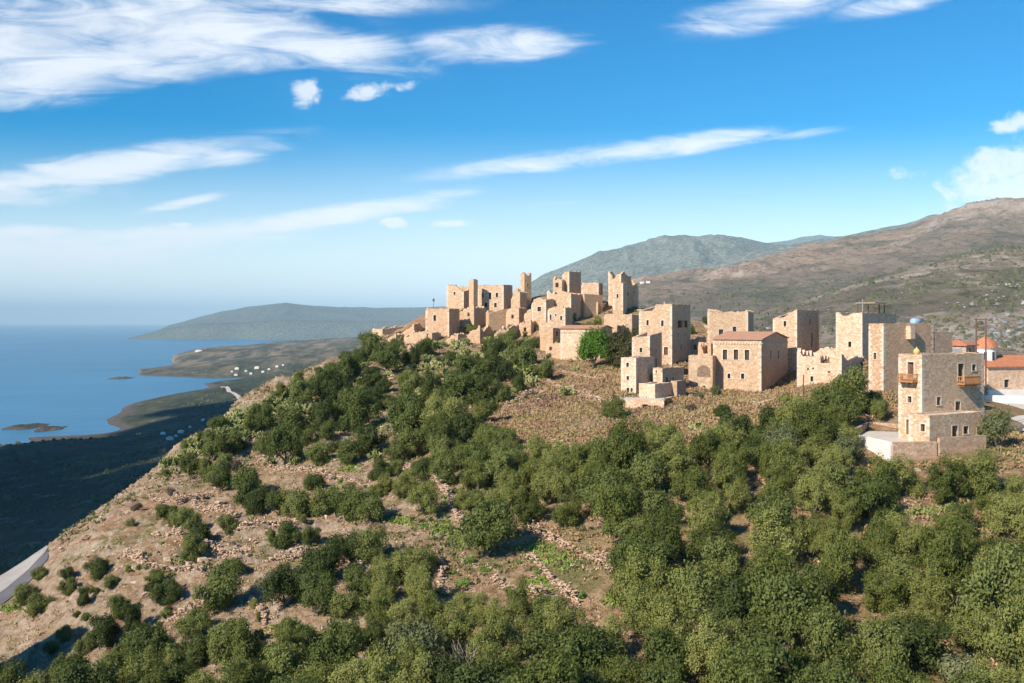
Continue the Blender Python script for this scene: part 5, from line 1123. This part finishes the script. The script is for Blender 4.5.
# coast road
mb = MB(); prev = None; pp = [(217, 381), (222, 387), (229, 392), (237, 396), (244, 401), (250, 406), (256, 411)]
XY = []
for p in pp:
    q = hit_far(*p)
    if q: XY.append(q[:2])
XY = np.array(XY); tt = np.linspace(0, len(XY)-1, 70); X_ = np.interp(tt, range(len(XY)), XY[:, 0]); Y_ = np.interp(tt, range(len(XY)), XY[:, 1])
for k in range(70):
    for s_ in (-1, 0, 1): mb.v.append((X_[k]+s_*5, Y_[k]+s_*2, float(H(np.array([X_[k]+s_*5]), np.array([Y_[k]+s_*2]))[0])+1.2))
for k in range(69):
    for j in (0, 1): mb.f.append((k*3+j, k*3+j+1, k*3+j+4, k*3+j+3))
tag(mb.build('coast_road', plain('dusty_road', (.42, .38, .33), (.52, .48, .42), .1)), kind='structure')
# distant white houses
FARH = [(237,370,20,'largest white house of the far bay village'),(236,376,16,'white house nearest the far bay shore'),(257,369,22,'wide white house on the right of the bay village'),(263,373,14,'small white house under the wide one in the bay village'),(251,375,13,'small white house in the middle of the bay village'),
 (277,368,14,'rightmost white house of the bay village'),(246,372,12,'tiny white house right of the largest bay house'),(269,370,12,'tiny white house between the right hand bay houses'),(199,351.5,45,'long white building on the end of the far headland'),(232,372,10,'tiny white house left of the largest bay house'),(283,366,10,'tiny white house at the upper right of the bay village'),
 (181,433,20,'white house beside the shaded valley, middle one'),(170,440,22,'white roofed house lowest in the shaded valley'),(163,435,16,'leftmost white house in the shaded valley'),(203,421,14,'small white house above the shaded valley group'),(176,437,12,'small house between the valley houses'),(190,428,12,'small white house right of the valley houses')]
for (px_, py_, L, lab) in FARH:
    q = hit_far(px_, py_)
    if not q: print('no far hit', px_, py_); continue
    e = empty('distant_house', (q[0], q[1], q[2]-1)); tag(e, lab, 'house', 'white houses along the far coast'); L = L*(.42 if py_ > 415 else .75); h_ = min(L*.35, 6)+1
    mb = MB(); mb.box((0, 0, h_/2-2), (L/2, 0, 0), (0, L*.35, 0), (0, 0, h_/2+2)); mb.build('wall', M_WHITE, e)
    mb = MB(); a_, b_ = L/2+.5, L*.35+.5; v0 = [(-a_, -b_, h_), (a_, -b_, h_), (a_, b_, h_), (-a_, b_, h_)]
    mb.quad(v0[0], v0[1], (a_*.5, 0, h_+2), (-a_*.5, 0, h_+2)); mb.quad(v0[1], v0[2], (a_*.5, 0, h_+2)); mb.quad(v0[2], v0[3], (-a_*.5, 0, h_+2), (a_*.5, 0, h_+2)); mb.quad(v0[3], v0[0], (-a_*.5, 0, h_+2)); mb.build('roof', M_WHITE if px_ % 2 else M_CONC, e)
# white hamlet on the saddle behind the summit tower
for (px_, py_, lab) in ((642, 284, 'small white house on the ridge right of the tall summit tower, left one'), (648, 283.5, 'small white house on the ridge right of the tall summit tower, right one')):
    q = hit_far(px_, py_)
    if q:
        e = empty('distant_house', (q[0], q[1], q[2]-1)); tag(e, lab, 'house', 'white houses along the far coast'); mb = MB(); mb.box((0, 0, 2), (6, 0, 0), (0, 4, 0), (0, 0, 4)); mb.build('wall', M_WHITE, e)
        mb = MB(); mb.box((0, 0, 6.3), (6.5, 0, 0), (0, 4.5, 0), (0, 0, .3)); mb.build('roof', M_TILEP, e)
# islets off the shore
for (px_, py_, w_, d_, h_, lab) in ((26, 427, 34, 60, 5, 'low dark islet off the near shore, left one'), (51, 429, 22, 50, 4, 'low dark islet off the near shore, right one'), (120, 378.5, 20, 60, 6, 'dark reef at the tip of the middle headland')):
    Yd = 200000/(py_-HOR); X0 = (px_-512)/F*Yd; n = 40; g = np.random.default_rng(int(px_)); V = []; Fq = []
    u = np.linspace(-1, 1, n); UU, VV = np.meshgrid(u, u); hh = (1-(UU**2+VV**2)**1.2)*h_+fbm(UU*50, VV*50, 22, 4, int(px_))*h_*.8
    V = np.stack([X0+UU*w_*Yd/F*.5*1.1, Yd+VV*d_, np.minimum(hh, h_*1.3)-.5], -1).reshape(-1, 3); i = np.arange(n*n).reshape(n, n)
    Fq = np.stack([i[:-1, :-1], i[:-1, 1:], i[1:, 1:], i[1:, :-1]], -1).reshape(-1, 4)
    tag(obj('islet', npmesh('islet', V, Fq, M_FAR, True)), kind='structure')
# church yard and path
yard('church_yard', [(990,429,152),(1075,433,150),(1075,399,192),(984,399,190)], M_CONC, .0)
wall_run('church_wall', 'white low wall along the church yard', [P(984, 400, 186), P(1080, 402, 182)], .9, .4, M_WHITE, deep=2)
# timber posts in front of the ruin and by the terrace
for (px_, py_, h_, Y_, lab) in ((802.7, 401, 4.4, 168, 'weathered timber post in front of the wide roofless house'), (848.7, 466, 3.6, 122, 'leaning timber post at the left corner of the white terrace')):
    c_ = P(px_, py_, Y_); mb = MB(); mb.tube([c_-zr*2, c_+zr*h_+np.array((.15, 0, 0))], [.12, .09], 7)
    tag(mb.build('wooden_post', M_RUST), lab, 'post')
c_ = P(849, 466, 122); 
# ---------------------------------------------------------------- unseen cumulus added out of view to cast shade on the valley land
bmx = __import__('bmesh').new(); gc = random.Random(8)
CH = 1750.; off = np.array((-.73, -.683))*CH/math.tan(R(SUN_EL)); tgt = np.array((-430., 1130.)); ax = np.array((-.36, .93)); bx = np.array((.93, .36))
CL = [(-60,600),(-250,720),(-450,900),(-500,1200),(-540,1400),(-200,1000),(-200,1450),(-380,1700),(-560,1900),(-200,2100),(-420,2250),(-330,2600),(0,850),(0,1300),(0,1800),(-430,640),(-600,880),(-680,1120),(-620,2150)]
for k in range(57):
    p = np.array(CL[k % 19])+np.array((gc.uniform(-70, 70), gc.uniform(-90, 90)))+off; s_ = gc.uniform(110, 185) if k < 38 else gc.uniform(60, 120)
    __import__('bmesh').ops.create_icosphere(bmx, subdivisions=3, radius=s_, matrix=Matrix.Translation((p[0], p[1], CH+gc.uniform(0, 60)))@Matrix.Diagonal((1, 1, .55, 1)))
me = bpy.data.meshes.new('shadow_cloud'); bmx.to_mesh(me); bmx.free(); me.materials.append(plain('cloud_white', (.85, .85, .86), (.9, .9, .9), .01, 1, 0)); me.polygons.foreach_set('use_smooth', [True]*len(me.polygons))
tag(obj('shadow_cloud', me), kind='structure')
print('PLANTS', len(PLANTS), {k: sum(1 for p in PLANTS if p[0] == k) for k in LOOK}, 'objects', len(bpy.data.objects))
